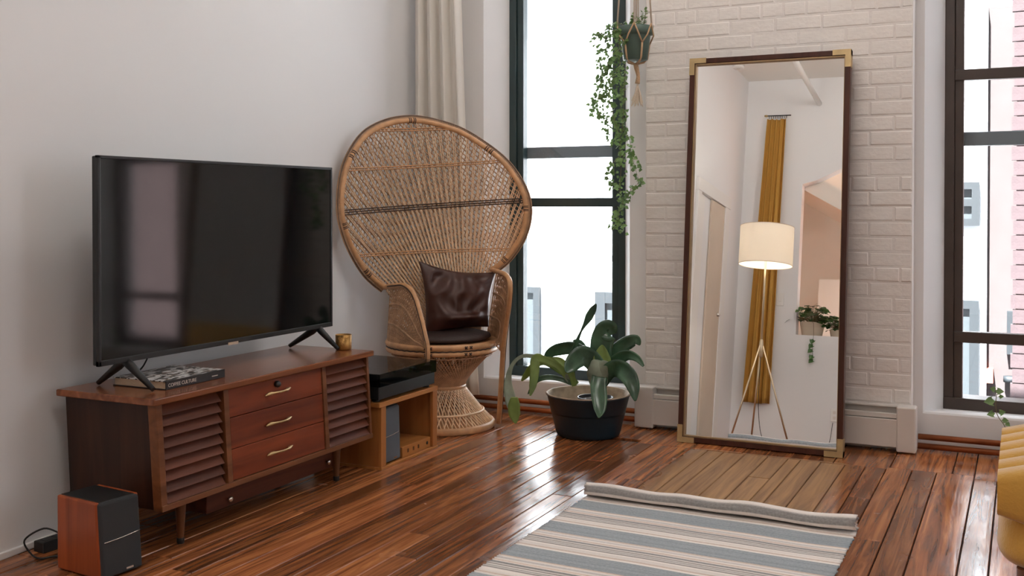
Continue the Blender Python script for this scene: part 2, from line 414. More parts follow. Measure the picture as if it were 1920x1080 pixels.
# brick piers: painted brick, every brick its own piece
def pier(x0, x1, name, single):
    p = thing(name, None, None); struct(p)
    box('core', x0+.002, x1-.002, PF+.0017, W+.002, 0, CEIL, M['mortar'], p)
    ch, bl = .0682, .2125
    rnd = random.Random(3)
    meshes = {}
    def bmesh_brick(L, k):
        key = (round(L, 3), k)
        if key not in meshes:
            rr = random.Random(hash(key) % 9999); j = lambda s: rr.uniform(-s, s)
            h = ch-.006; b = .005; mb = MB()
            f = [(b+j(.001), -.001+j(.0015), b+j(.001)), (L-b+j(.001), -.001+j(.0015), b+j(.001)), (L-b+j(.001), -.001+j(.0015), h-b+j(.001)), (b+j(.001), -.001+j(.0015), h-b+j(.001))]
            e = [(0, .0030, 0), (L, .0030, 0), (L, .0030, h), (0, .0030, h)]
            r = [(0, .012, 0), (L, .012, 0), (L, .012, h), (0, .012, h)]
            mb.add(f+e+r, [(0, 1, 2, 3)]+[(i, i+4, (i+1) % 4+4, (i+1) % 4) for i in range(4)]+[(i+4, i+8, (i+1) % 4+8, (i+1) % 4+4) for i in range(4)])
            me = mb.mesh('brick'); me.materials.append(M['brick']); meshes[key] = me
        return meshes[key]
    rest = MB(); z = .004; row = 0
    while z+ch < CEIL:
        header = row % 6 == 5
        L0 = .104 if header else bl
        x = x0-(L0*.5 if row % 2 else 0)
        while x < x1-.02:
            a = max(x, x0); b_ = min(x+L0, x1)
            if b_-a > .03:
                Lb = round(b_-a-.006, 3)
                if single and z < 2.25:
                    o = bpy.data.objects.new('brick', bmesh_brick(Lb, rnd.randint(0, 3))); col.objects.link(o); o.parent = p
                    o.location = (a+.003, PF+rnd.uniform(-.0012, .0016), z+rnd.uniform(-.001, .001)); o.rotation_euler = (0, rnd.uniform(-.004, .004), 0)
                else:
                    yy = PF+rnd.uniform(-.0015, .0015)
                    rest.box(a+.004, b_-.004, yy, yy+.012, z, z+ch-.007)
            x += L0
        z += ch; row += 1
    o = rest.build('upper_bricks', M['brick'], p); o['kind'] = 'stuff'
    return p
pier(-1.695, -.447, 'wall_pier', True)
pier(.463, 1.80, 'wall_pier', False)
# floor: sub floor plus boards laid as pieces
fl = thing('floor', None, None); struct(fl)
box('subfloor', -3.6, XR, -2.4, WO, -.08, -.012, M['black'], fl)
def plank(x0, x1, y0, y1, zj=0.0):
    g = .0016; b = .0018
    mb = MB()
    A = (x0+g, x1-g, y0+g, y1-g)
    t = [(A[0]+b, A[2]+b, 0), (A[1]-b, A[2]+b, 0), (A[1]-b, A[3]-b, 0), (A[0]+b, A[3]-b, 0)]
    e = [(A[0], A[2], -.003), (A[1], A[2], -.003), (A[1], A[3], -.003), (A[0], A[3], -.003)]
    r = [(A[0], A[2], -.02), (A[1], A[2], -.02), (A[1], A[3], -.02), (A[0], A[3], -.02)]
    mb.add(t+e+r, [(0, 1, 2, 3)]+[(i, i+4, (i+1) % 4+4, (i+1) % 4)[::-1] for i in range(4)]+[(i+4, i+8, (i+1) % 4+8, (i+1) % 4+4)[::-1] for i in range(4)])
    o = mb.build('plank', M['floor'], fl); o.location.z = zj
    return o
rf = random.Random(11)
x = -3.32; xs = [x]
stops = [-2.313, -2.142, -1.196, -1.101, -.86, -.775, -.175, -.09]
while x < XR:
    w = rf.choice([.082, .088, .094, .1]) if x < -.2 else .086
    nx = x+w
    for s_ in stops:
        if abs(nx-s_) < .045: nx = s_; break
    xs.append(nx); x = nx
for i in range(len(xs)-1):
    a, b_ = xs[i], xs[i+1]
    yend = interp([-2.2, -2.14, -1.6, -.7, -.43], [4.643, 4.70, 4.64, 4.625, 4.662], (a+b_)/2) if (a+b_)/2 < -.2 else 4.606
    if b_ > XR: b_ = XR
    y = yend; first = True
    while y > -2.4:
        L_ = rf.uniform(.35, 2.4) if first else rf.uniform(1.1, 2.4)
        first = False
        y2 = max(y-L_, -2.4)
        if y2 < -2.0: y2 = -2.4
        plank(a, b_, y2, y, rf.uniform(-.0008, .0008)); y = y2
# border board along the window wall
bx_ = [-3.30, -2.313, -2.143, -1.603, -1.12, -.727, -.5, -.258, -.175, XR]
be = [4.643, 4.643, 4.70, 4.64, 4.632, 4.625, 4.662, 4.66, 4.608]
for i in range(len(bx_)-1):
    plank(bx_[i], bx_[i+1], be[i], W, rf.uniform(-.0008, .0006))
# ceiling, right wall, back wall with the stair opening
struct(box('ceiling', -3.6, XR+.3, -2.4, WO, CEIL, CEIL+.12, M['ceil']))
wr = thing('wall_right', None, None); struct(wr)
FILL_WIN = [(3.45, 4.95)]  # unseen window added here to let in fill light
for a, b_ in [(-2.4, FILL_WIN[0][0]), (FILL_WIN[0][1], WO)]:
    box('plaster', XR, XR+.22, a, b_, 0, CEIL, M['wallw'], wr)
for a, b_ in FILL_WIN:
    box('sill', XR, XR+.22, a, b_, 0, .6, M['wallw'], wr); box('lintel', XR, XR+.22, a, b_, 3.1, CEIL, M['wallw'], wr)
wb = thing('wall_back', None, None); struct(wb)
BT = .13
xo0, xo1 = -2.006, -.85
box('plaster', lwx(YB)-.05, xo0, YB-BT, YB, 0, CEIL, M['wallw'], wb)
box('half_wall', xo0, xo1, YB-.32, YB, 0, 1.068, M['wallw'], wb)
MB().add([(x, y, z) for y in (YB-BT, YB) for x, z in ((xo0, 2.579), (-1.86, 2.622), (-1.60, 2.754), (xo1, 3.12), (xo1, CEIL), (xo0, CEIL))],
         [(0, 1, 2, 3, 4, 5)[::-1], (6, 7, 8, 9, 10, 11)]+[(i, (i+1) % 6, (i+1) % 6+6, i+6)[::-1] for i in range(6)]).build('soffit', M['wallw'], wb)
box('plaster', xo1, XR, YB-BT, YB, 0, CEIL, M['wallw'], wb)
# stairwell behind the opening
ws = thing('wall_stairwell', None, None); struct(ws)
YS = -2.15
box('plaster', -3.0, -.2, YS-.1, YS, 0, CEIL, M['stair'], ws)
box('side_panel', -2.45, -2.36, YS, YB-BT, 0, CEIL, M['stair'], ws)
box('landing_box', -1.95, -.7, YS, -1.75, .9, 1.75, M['stair'], ws)
MB().hexa([(-2.36, YS, 2.75), (-2.36, YB-BT, 2.75), (-.6, YB-BT, 1.75), (-.6, YS, 1.75)], [(-2.36, YS, 2.95), (-2.36, YB-BT, 2.95), (-.6, YB-BT, 1.95), (-.6, YS, 1.95)]).build('sloping_soffit', M['stair'], ws)

# windows
def window(name, w0, w1, m, rails, mlow):
    wobj = thing(name, None, None); struct(wobj)
    y0, y1 = FR, FR+.12
    z0, z1 = SILL, HEAD
    jw = .042
    MB().box(w0, w0+jw, y0, y1, z0, z1).build('jamb', m, wobj, .003)
    MB().box(w1-jw, w1, y0, y1, z0, z1).build('jamb', m, wobj, .003)
    MB().box(w0, w1, y0-.004, y1, z0-.004, z0+.058).build('bottom_rail', m, wobj, .003)
    MB().box(w0, w1, y0-.004, y1, z1-.06, z1-.001).build('top_rail', m, wobj, .003)
    sw = .038
    for x_ in (w0+jw, w1-jw-sw):
        MB().box(x_, x_+sw, y0+.012, y0+.07, z0+.05, z1-.05).build('stile', m, wobj, .003)
    for (za, zb, dy, gm) in rails:
        MB().box(w0+jw, w1-jw, y0+dy, y0+dy+.045, za, zb).build('rail', gm, wobj, .004)
    zs = sorted([z0+.058]+[r_[0] for r_ in rails if r_[2] < .03]+[z1-.06])
    tops = {r_[0]: r_[1] for r_ in rails}
    prev = z0+.058
    for za in zs[1:]:
        MB().box(w0+jw+sw, w1-jw-sw, y0+.036, y0+.039, prev, za).build('pane', M['glass'], wobj)
        prev = tops.get(za, za)
    return wobj
window('window_1', *WINS[0], M['wingreen'], [(1.088, 1.137, .004, M['wingreen']), (1.356, 1.42, .068, M['wingrey'])], None)
window('window_2', *WINS[1], M['winbrown'], [(1.672, 1.722, .002, M['winbrown']), (1.374, 1.438, .068, M['wingrey']), (.464, .515, .002, M['winbrown'])], None)
window('window_3', *WINS[2], M['winbrown'], [(1.672, 1.722, .002, M['winbrown']), (.464, .515, .002, M['winbrown'])], None)
for k, (a, b_) in enumerate(FILL_WIN):
    wo = thing('window_%d' % (4+k), None, None); struct(wo)  # frame and pane of the window added for fill light
    for q in ((a, a+.05), (b_-.05, b_), ((a+b_)/2-.025, (a+b_)/2+.025)):
        box('jamb', XR+.1, XR+.15, q[0], q[1], .6, 3.1, M['winbrown'], wo)
    for q in ((.6, .66), (1.75, 1.81), (3.04, 3.1)):
        box('rail', XR+.1, XR+.15, a, b_, q[0], q[1], M['winbrown'], wo)
    box('pane', XR+.122, XR+.125, a+.03, b_-.03, .62, 3.08, M['glass'], wo)

# door in the left wall (seen in the mirror), standing a little ajar
dr = thing('door_1', None, None, (lwx(0), 0, 0), math.atan(.077)); struct(dr)
box('opening', -.001, .004, -.34, .34, .0, 2.22, M['black'], dr)  # black sheet on the uncut wall, standing for shade in the door gap
box('jamb', 0, .030, -.46, -.335, 0, 2.30, M['white'], dr, .004)
box('jamb', 0, .030, .335, .43, 0, 2.30, M['white'], dr, .004)
box('header', 0, .034, -.47, .44, 2.22, 2.34, M['white'], dr, .004)
box('door_leaf', .002, .022, -.335, .035, .012, 2.215, M['tan'], dr, .003)
box('door_leaf', .002, .008, .20, .335, .012, 2.215, M['white'], dr, .003)
MB().lathe([(.006, 0), (.022, .004), (.026, .02), (.016, .034), (.004, .04)], 14).build('door_knob', M['nickel'], dr).location = (.024, -.285, 1.14)
dr.children[-1].rotation_euler = (0, H90, 0)

# baseboard heater under the brick pier
ht = thing('baseboard_heater', 'cream enamel baseboard heater along the foot of the brick pier', 'heater', (-1.07, 4.98, 0))
def hb(name, x0, x1, y0, y1, z0, z1, m, bev=.003):
    return box(name, x0+1.07, x1+1.07, y0-4.98, y1-4.98, z0, z1, m, ht, bev)
hb('back_panel', -1.70, -.44, PF-.012, PF-.003, .02, .20, M['heater'])
hb('front_cover', -1.63, -.49, 4.94, 4.948, .024, .148, M['heater'])
hb('damper', -1.63, -.49, 4.95, 4.972, .150, .172, M['heater'])
hb('hood', -1.63, -.49, 4.985, PF-.004, .193, .202, M['heater'])
hb('inner_fins', -1.62, -.5, 4.955, 5.0, .06, .12, M['black'], 0)
hb('end_cap', -1.722, -1.627, 4.934, PF-.003, .006, .206, M['heater'], .006)
hb('end_cap', -.503, -.422, 4.934, PF-.003, .006, .206, M['heater'], .006)
def pipe(x0, x1, z, y, label):
    o = MB().tube([(0, 0, 0), ((x1-x0)/2, 0, 0), (x1-x0, 0, 0)], .0135, 12).build('heating_pipe', M['copper'])
    o.location = (x0, y, z); tag(o, label, 'pipe', 'copper heating pipes along the wall')
pipe(lwx(5.05)+.03, -1.722, .060, 5.055, 'upper copper heating pipe along the wall behind the wicker chair and planter')
pipe(lwx(5.05)+.03, -1.722, .022, 5.040, 'lower copper heating pipe along the wall behind the wicker chair and planter')
pipe(-.422, 1.9, .060, 5.055, 'upper copper heating pipe under the brown framed window')
pipe(-.422, 1.9, .022, 5.040, 'lower copper heating pipe under the brown framed window')

# ================================================================== OUTSIDE
YF = 8.2
fb = thing('neighbouring_building', 'pale rendered building with blue grey windows across the alley', 'building', (-2.5, YF, -4))
def fbx(name, x0, x1, y0, y1, z0, z1, m): 
    return box(name, x0+2.5, x1+2.5, y0, y1, z0+4, z1+4, m, fb)
fbx('wall', -9, -.26, 0, .5, -4, 2.5, M['facade'])
fbx('wall', -.26, -.05, .05, .5, -4, 2.5, M['facpink'])
fbx('cornice', -.26, -.235, -.03, .1, -4, 2.5, M['facade'])
def fwin(x0, x1, z0, z1, fw=.06):
    f = MB()
    X0, X1, Z0, Z1 = x0+2.5, x1+2.5, z0+4, z1+4
    f.box(X0, X0+fw, -.05, .02, Z0, Z1); f.box(X1-fw, X1, -.05, .02, Z0, Z1); f.box(X0+fw, X1-fw, -.048, .02, Z1-fw, Z1); f.box(X0+fw, X1-fw, -.048, .02, Z0, Z0+fw)
    f.box(X0+fw, X1-fw, -.046, .02, Z0+(Z1-Z0)*.45, Z0+(Z1-Z0)*.45+fw)
    w_ = f.build('window', M['facgrey'], fb)
    MB().box(X0+fw, X1-fw, -.012, .01, Z0+fw, Z1-fw).build('pane', M['facpane'], w_)
fwin(-4.5, -3.70, -.10+.0-1.0, .40, .05); fwin(-3.19, -2.35, -1.2, .38, .09); fwin(-.58, -.285, -1.3, .42, .06)
fwin(-.58, -.285, .95, 1.26, .05); fwin(-.58, -.285, 1.55, 2.42, .05)
for zz in (.72, 1.42): fbx('ledge', -6, -3.6, -.04, .02, zz, zz+.05, M['facade'])
fbx('panel', -3.225, -2.0, -.03, .02, .68, 1.5, M['facade'])
fbx('drain_pipe', -.105, -.062, -.02, .08, .05, .35, M['facgrey'])
MB().lathe([(.001, -.02), (.045, -.02), (.045, .02), (.001, .02)], 16).build('wall_lamp', M['facgrey'], fb).location = (2.5-.081, 0, 4-.127)
fb.children[-1].rotation_euler = (H90, 0, 0)
fbx('sign', -.235, -.19, -.03, .06, -.16, -.06, M['red'])
pb = thing('brick_building', 'pink brick corner building seen at the edge of the brown window', 'building', (0, 7.9, -4))
box('wall', -.047, 4.0, 0, .2, 0, 6.6, M['pinkwall'], pb)
me = MB().box(0, .30, -.02, .03, 0, .092).mesh('brick'); me.materials.append(M['pinkbrick'])
for k in range(56):
    for q in range(3):
        o = bpy.data.objects.new('brick', me); col.objects.link(o); o.parent = pb
        o.location = (-.078+(.012 if k % 2 else 0)+q*.312, 0, 1.0+k*.1)
tag(box('alley_pavement', -9, 6, 5.5, 8.2, -4.1, -4, M['street']), kind='structure')

# ================================================================== CREDENZA
cz = thing('credenza', 'dark walnut midcentury credenza with louvred doors under the television', 'credenza', (-2.6, 3.03, 0))
def C(p): return (p[0]+2.6, p[1]-3.03, p[2])
def cbox(name, x0, x1, y0, y1, z0, z1, m, parent=cz, bev=.002):
    return box(name, x0+2.6, x1+2.6, y0-3.03, y1-3.03, z0, z1, m, parent, bev)
ZT, ZB = .483, .150
def fx(z): return lerp(-2.388, -2.402, (z-ZB)/(ZT-ZB))     # the face leans out a little at the bottom
cbox('top', -2.807, -2.385, 2.419, 3.632, ZT, .505, M['walnutT'], bev=.004)
MB().hexa([C((-2.792, 2.462, ZB)), C((-2.41, 2.462, ZB)), C((-2.41, 3.622, ZB)), C((-2.792, 3.622, ZB))],
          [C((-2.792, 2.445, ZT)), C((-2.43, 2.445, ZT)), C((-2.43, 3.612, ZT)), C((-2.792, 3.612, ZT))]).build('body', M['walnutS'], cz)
def fbar(name, ya, yb, za, zb, m, d0=.035, out=0.0, parent=cz, bev=.0015, sl=0.0):
    """a bar on the leaning face; y slides a little from top to bottom like the sides"""
    def yy(y, z): return y+.010*(ZT-z)/(ZT-ZB)
    b = [C((fx(za)-d0, yy(ya, za), za)), C((fx(za)+out, yy(ya, za), za)), C((fx(za)+out, yy(yb, za), za)), C((fx(za)-d0, yy(yb, za), za))]
    t = [C((fx(zb)-d0, yy(ya, zb), zb)), C((fx(zb)+out-sl, yy(ya, zb), zb)), C((fx(zb)+out-sl, yy(yb, zb), zb)), C((fx(zb)-d0, yy(yb, zb), zb))]
    return MB().hexa(b, t).build(name, m, parent, bev)
fbar('stile', 2.443, 2.468, ZB, ZT, M['walnutE']); fbar('stile', 3.600, 3.614, ZB, ZT, M['walnutE'])
fbar('stile', 2.748, 2.772, ZB, ZT, M['walnutE']); fbar('stile', 3.299, 3.322, ZB, ZT, M['walnutE'])
fbar('bottom_rail', 2.443, 3.614, ZB, .168, M['walnutE'], .035, .003)
def louvre_door(ya, yb):
    d = fbar('louvre_door', ya, yb, .168, ZT-.004, M['walnutL'], .036, -.032)
    n = 9; h = (ZT-.004-.168)/n
    for k in range(n):
        z0 = .168+k*h
        fbar('slat', ya+.001, yb-.001, z0+.001, z0+h-.0005, M['walnutL'], .034, -.001, d, .0012, .024)
louvre_door(2.470, 2.738); louvre_door(3.324, 3.598)
def handle(parent, y, z):
    pts = [(fx(z)+.004, y-.072, z-.004), (fx(z)+.006, y-.05, z), (fx(z)+.017, y-.030, z+.002), (fx(z)+.019, y, z+.001), (fx(z)+.017, y+.030, z+.002), (fx(z)+.006, y+.05, z), (fx(z)+.004, y+.072, z+.004)]
    MB().tube([C(p) for p in spline(pts, 3)], [.0015, .0035, .0055, .007, .0065, .0045, .004, .0038, .0038, .0038, .0038, .0038, .004, .0045, .0065, .007, .0055, .0035, .0015], 8).build('handle', M['brass'], parent)
dz = [(.383, .4785), (.2765, .3805), (.170, .274)]
for k, (za, zb) in enumerate(dz):
    d = fbar('drawer', 2.776, 3.296, za, zb, M['walnutF'], .03, -.004)
    handle(d, 3.028, [.432, .326, .222][k])
    if k == 0:
        o = MB().lathe([(.003, -.004), (.011, 0), (.012, .010), (.009, .016), (.002, .018)], 14).build('lock', M['dark'], d)
        o.location = C((fx(.457)-.004, 3.027, .459)); o.rotation_euler = (0, H90, 0)
lp = cbox('lower_drawer', -2.75, -2.47, 2.741, 3.502, .058, .152, M['walnutL'])
for y, z in ((2.847, .085), (3.421, .087)):
    o = MB().lathe([(.003, -.002), (.004, .006), (.010, .010), (.010, .016), (.003, .019)], 14).build('knob', M['nickel'], lp); o.location = C((-2.471, y, z)); o.rotation_euler = (0, H90, 0)
for (lx, ly) in ((-2.462, 2.61), (-2.462, 3.475), (-2.755, 2.61), (-2.755, 3.475)):
    l_ = MB().lathe([(.010, 0.0), (.011, .02), (.019, .15), (.019, .155)], 16).build('leg', M['leg'], cz); l_.location = C((lx, ly, 0))
    MB().lathe([(.0105, 0.0), (.0118, .001), (.0125, .018), (.0120, .019)], 16).build('foot_tip', M['dark'], l_)

# ================================================================== TELEVISION
tv = thing('television', 'large flat black television standing on the walnut credenza', 'television', (-2.60, 3.03, .505))
def T(x0, x1, y0, y1, z0, z1, name, m, bev=.002, parent=tv): return box(name, x0+2.60, x1+2.60, y0-3.03, y1-3.03, z0-.505, z1-.505, m, parent, bev)
TY0, TY1, TZ0, TZ1 = 2.405, 3.647, .592, 1.255
T(-2.630, -2.612, TY0+.002, TY1-.002, TZ0+.002, TZ1-.002, 'casing', M['tvblack'], .004)
T(-2.69, -2.629, TY0+.15, TY1-.15, TZ0+.05, TZ0+.40, 'rear_housing', M['tvblack'], .01)
T(-2.615, -2.6035, TY0+.010, TY1-.010, TZ0+.017, TZ1-.009, 'screen', M['screen'], 0)
T(-2.614, -2.600, TY0, TY1, TZ1-.010, TZ1, 'bezel', M['tvblack'], .002); T(-2.614, -2.600, TY0, TY1, TZ0, TZ0+.018, 'bezel', M['tvblack'], .002)
T(-2.614, -2.600, TY0, TY0+.011, TZ0, TZ1, 'bezel', M['tvblack'], .002); T(-2.614, -2.600, TY1-.011, TY1, TZ0, TZ1, 'bezel', M['tvblack'], .002)
T(-2.6005, -2.5985, 3.0, 3.055, TZ0-.003, TZ0+.007, 'badge', M['nickel'], 0)
for yc, f, b_ in ((2.53, (-2.484, 2.516), (-2.742, 2.533)), (3.565, (-2.507, 3.553), (-2.742, 3.540))):
    z0 = .512
    ap = (-2.62, yc, TZ0+.006)
    mb = MB()
    for q in (f, b_):
        mb.tube([(ap[0]+2.6, ap[1]-3.03, ap[2]-.505), ((ap[0]+(q[0]-ap[0])*.18)+2.6, ap[1]-3.03, TZ0-.012-.505), (q[0]+2.6, q[1]-3.03, .0085)], [.016, .016, .0085], 6)
    mb.build('leg', M['tvblack'], tv)
# power cord hanging behind the set
MB().tube([(p.x+2.6, p.y-3.03, p.z-.505) for p in spline([(-2.68, 2.70, .66), (-2.70, 2.72, .60), (-2.73, 2.72, .545), (-2.78, 2.73, .510)], 6)], .003, 6).build('power_cord', M['cable'], tv)

# ================================================================== BOOK AND CUP
bk = thing('hardcover_book', 'black spined hardcover coffee table book lying under the television', 'book', (-2.475, 2.70, .5055), math.radians(1.5))
BL, BD, BH = .285, .225, .028
box('cover_board', -BD, 0, -BL/2, BL/2, 0, .003, M['cover'], bk, .001)
cm = bpy.data.materials.new('book_cover_print'); cm.use_nodes = True
nt = cm.node_tree; L = nt.links.new; tc = nt.nodes.new('ShaderNodeTexCoord'); mp = nt.nodes.new('ShaderNodeMapping'); mp.inputs['Scale'].default_value = (16, 9, 1); mp.inputs['Rotation'].default_value = (0, 0, .2)
vn = nt.nodes.new('ShaderNodeTexVoronoi'); vn.distance = 'CHEBYCHEV'; rp = nt.nodes.new('ShaderNodeValToRGB'); rp.color_ramp.interpolation = 'CONSTANT'
rp.color_ramp.elements[0].color = (.02, .018, .016, 1); rp.color_ramp.elements[1].position = .35; rp.color_ramp.elements[1].color = (.62, .62, .62, 1)
e = rp.color_ramp.elements.new(.6); e.color = (.16, .11, .08, 1); e = rp.color_ramp.elements.new(.75); e.color = (.75, .74, .73, 1)
sp_ = nt.nodes.new('ShaderNodeSeparateColor')
L(tc.outputs['Object'], mp.inputs[0]); L(mp.outputs[0], vn.inputs['Vector']); L(vn.outputs['Color'], sp_.inputs[0]); L(sp_.outputs[0], rp.inputs[0]); L(rp.outputs[0], nt.nodes['Principled BSDF'].inputs['Base Color'])
nt.nodes['Principled BSDF'].inputs['Roughness'].default_value = .3
box('cover_print', -BD, 0, -BL/2, BL/2, BH-.003, BH, cm, bk, .001)
box('pages', -BD+.005, -.004, -BL/2+.004, BL/2-.004, .003, BH-.003, M['paper'], bk)
box('spine', -.003, .0015, -BL/2, BL/2, 0, BH, M['cover'], bk, .001)
def text(s, size, parent, loc, rot, m, name='lettering'):
    cu = bpy.data.curves.new(name, 'FONT'); cu.body = s; cu.size = size; cu.extrude = .0003
    to = bpy.data.objects.new(name, cu); col.objects.link(to)
    bpy.context.view_layer.update()
    me = bpy.data.meshes.new_from_object(to.evaluated_get(bpy.context.evaluated_depsgraph_get()))
    bpy.data.objects.remove(to)
    o = link(name, me, None, parent); me.materials.clear(); me.materials.append(m)
    o.location = loc; o.rotation_euler = rot
    return o
text('COFFEE CULTURE', .0165, bk, (.0018, -.134, .008), (H90, 0, H90), M['ink'])
box('publisher_mark', .0012, .0020, .075, .105, .011, .014, M['ink'], bk)
mk = thing('gold_tumbler', 'small mottled gold votive cup beside the television foot', 'cup', (-2.512, 3.598, .5055))
MB().lathe([(.030, 0), (.033, .004), (.0335, .062), (.0315, .062), (.030, .05), (.002, .048)], 24).build('cup_body', M['gold'], mk)
MB().lathe([(.0295, .045), (.0295, .052)], 20).build('candle_wax', M['potrim'], mk)

# ================================================================== SPEAKERS
def speaker(loc, rz, w, d, h, label, side_mat, gm, slope=.018):
    s = thing('bookshelf_speaker', label, 'speaker', loc, rz, 'pair of small bookshelf speakers')
    t = .014
    # x forward, y across
    def prof(y0, y1, inset, m, nm, bev):
        b = [(-d+inset, y0, 0.004), (-inset, y0, .004), (-inset, y1, .004), (-d+inset, y1, .004)]
        tt = [(-d+inset, y0, h-inset), (-slope-inset, y0, h-inset), (-slope-inset, y1, h-inset), (-d+inset, y1, h-inset)]
        return MB().hexa(b, tt).build(nm, m, s, bev)
    prof(-w/2+t, w/2-t, .0, M['dark'], 'cabinet', .002)
    prof(-w/2, -w/2+t, .0, side_mat, 'side_panel', .005); prof(w/2-t, w/2, .0, side_mat, 'side_panel', .005)
    b = [(-.006, -w/2+.004, .006), (.010, -w/2+.006, .006), (.010, w/2-.006, .006), (-.006, w/2-.004, .006)]
    tt = [(-slope-.006, -w/2+.004, h-.002), (-slope+.010, -w/2+.006, h-.004), (-slope+.010, w/2-.006, h-.004), (-slope-.006, w/2-.004, h-.002)]
    g = MB().hexa(b, tt).build('grille', gm, s, .006)
    zz = h*.5
    MB().tube(spline([(.0115-slope*.5, -w/2+.014, zz-.004), (.0115-slope*.5, 0, zz-.002), (.0115-slope*.5, w/2-.012, zz+.004)], 5), .0013, 6).build('chrome_strip', M['nickel'], g)
    box('badge', .0095-slope*.06, .0105, .01, .035, .014, .020, M['nickel'], g)
    return s
speaker((-2.412, 2.312, 0), math.radians(-6), .150, .20, .226, 'bookshelf speaker with cherry wood side panels on the floor by the credenza', M['cherry'], M['grille'])
speaker((-2.405, 3.787, .012), math.radians(0), .140, .19, .236, 'grey cloth bookshelf speaker standing inside the pine crate', M['dark'], M['grilleb'], .006)

# ================================================================== CRATE AND TURNTABLE
cr = thing('record_crate', 'open amber pine crate standing beside the credenza under the turntable', 'crate', (-2.385, 3.91, 0))
def K(name, x0, x1, y0, y1, z0, z1, m=M['pine'], parent=cr, bev=.002): return box(name, x0+2.385, x1+2.385, y0-3.91, y1-3.91, z0, z1, m, parent, bev)
K('top_board', -2.74, -2.383, 3.668, 4.150, .262, .281, M['pineY']); K('bottom_board', -2.73, -2.383, 3.683, 4.150, .0, .012, M['pineY'])
K('side_panel', -2.73, -2.400, 3.686, 3.700, .012, .262); K('side_panel', -2.73, -2.400, 4.128, 4.142, .012, .262)
for y0, y1 in ((3.684, 3.722), (4.108, 4.146)): K('front_post', -2.402, -2.385, y0, y1, .012, .262)
for y0, y1 in ((3.70, 3.735), (3.90, 3.935), (4.09, 4.128)): K('back_post', -2.73, -2.712, y0, y1, .012, .262)
K('back_rail', -2.725, -2.71, 3.7, 4.128, .22, .262, M['pineY'])
wbx = thing('wooden_box', 'low pine box with slots and a finger hole inside the crate', 'box', (-2.395, 3.98, .0125))
MB().box(-.22, 0, -.115, .122, 0, .046).build('box_body', M['pineY'], wbx, .002)
for y in (-.075, -.03, .012): box('slot', -.002, .0008, y, y+.012, .016, .032, M['leg'], wbx)
o = MB().lathe([(.001, 0), (.008, 0), (.008, .0015), (.001, .0015)], 12).build('finger_hole', M['black'], wbx); o.location = (-.0005, .093, .024); o.rotation_euler = (0, H90, 0)
tt = thing('turntable', 'black turntable with closed smoked dust cover on top of the crate', 'turntable', (-2.385, 3.90, .281))
def U(name, x0, x1, y0, y1, z0, z1, m, bev=.003): return box(name, x0+2.385, x1+2.385, y0-3.9, y1-3.9, z0-.281, z1-.281, m, tt, bev)
U('plinth', -2.735, -2.387, 3.672, 4.128, .294, .347, M['dark'], .004)
for x_ in (-2.70, -2.42):
    for y_ in (3.70, 4.10):
        o = MB().lathe([(.016, 0), (.018, .003), (.016, .0135)], 14).build('foot', M['dark'], tt); o.location = (x_+2.385, y_-3.9, 0)
MB().lathe([(.148, .067), (.150, .07), (.150, .078), (.147, .080)], 40, (-.175, -.03, 0)).build('platter', M['tvblack'], tt)
MB().tube([(-.06, .17, .085), (-.16, .17, .09), (-.27, .12, .09)], .005, 8).build('tonearm', M['nickel'], tt)
cv = MB()
for q in ((-2.739, -2.383, 3.668, 3.672), (-2.739, -2.383, 4.130, 4.134), (-2.739, -2.735, 3.668, 4.134), (-2.387, -2.383, 3.668, 4.134)):
    cv.box(q[0]+2.385, q[1]+2.385, q[2]-3.9, q[3]-3.9, .066, .116)
cv.box(-2.739+2.385, .002, 3.668-3.9, 4.134-3.9, .116, .120)
cv.build('dust_cover', M['dust'], tt)

# ================================================================== PEACOCK CHAIR
CC = Vector((-2.60, 4.57, 0))
NA = math.radians(-46)
NN = Vector((math.cos(NA), math.sin(NA), 0)); RR = Vector((-NN.y, NN.x, 0))
pc = thing('peacock_chair', 'wicker peacock chair with a tall fan back in the corner', 'chair', CC)
def P(v): v = Vector(v); return v-CC
ST = .436
BK = CC-NN*.14
WR, RCL = .90, .08
def fan_hit(px, py, off=0.0):
    """where the pixel's ray meets the curved, reclining back"""
    d = ray(px, py); lo = None
    t = 4.0; prev = None
    def g(t):
        q = CAM+d*t; r = q-BK
        return r.dot(NN)-(WR*r.dot(RR)**2-RCL*max(0, q.z-.42)+off)
    while t < 7:
        v = g(t)
        if prev is not None and prev > 0 and v <= 0:
            a, b = t-.02, t
            for _ in range(25):
                m_ = (a+b)/2
                if g(m_) > 0: a = m_
                else: b = m_
            return CAM+d*a
        prev = v; t += .02
    return CAM+d*5.3
def fan_uz(px, py):
    q = fan_hit(px, py); return ((q-BK).dot(RR), q.z)
def fan_pt(u, z, off=0.0):
    return P(BK+RR*u+NN*(WR*u*u-RCL*max(0, z-.42)+off)+Vector((0, 0, z)))
rim_px = [(720, 539), (688, 511), (660, 465), (645, 423), (640, 388), (643, 342), (655, 300), (684, 256), (726, 233), (772, 226), (818, 233), (867, 250), (917, 282), (952, 314), (978, 356), (986, 391), (982, 426), (968, 458), (946, 487), (922, 506)]
rim = [fan_uz(*p) for p in rim_px]
rim_s = [(v.x, v.y) for v in spline([(a, b, 0) for a, b in rim], 5)]
low_px = [(905, 560), (900, 640), (780, 650), (762, 600)]
poly = rim_s+[fan_uz(*p) for p in low_px]
rimpts = [fan_pt(u, z, .004) for u, z in rim_s]
MB().tube(rimpts, .0135, 10).build('fan_rim', M['rattan'], pc)
cu_ = sum(u for u, z in rim_s)/len(rim_s); cz_ = sum(z for u, z in rim_s)/len(rim_s)
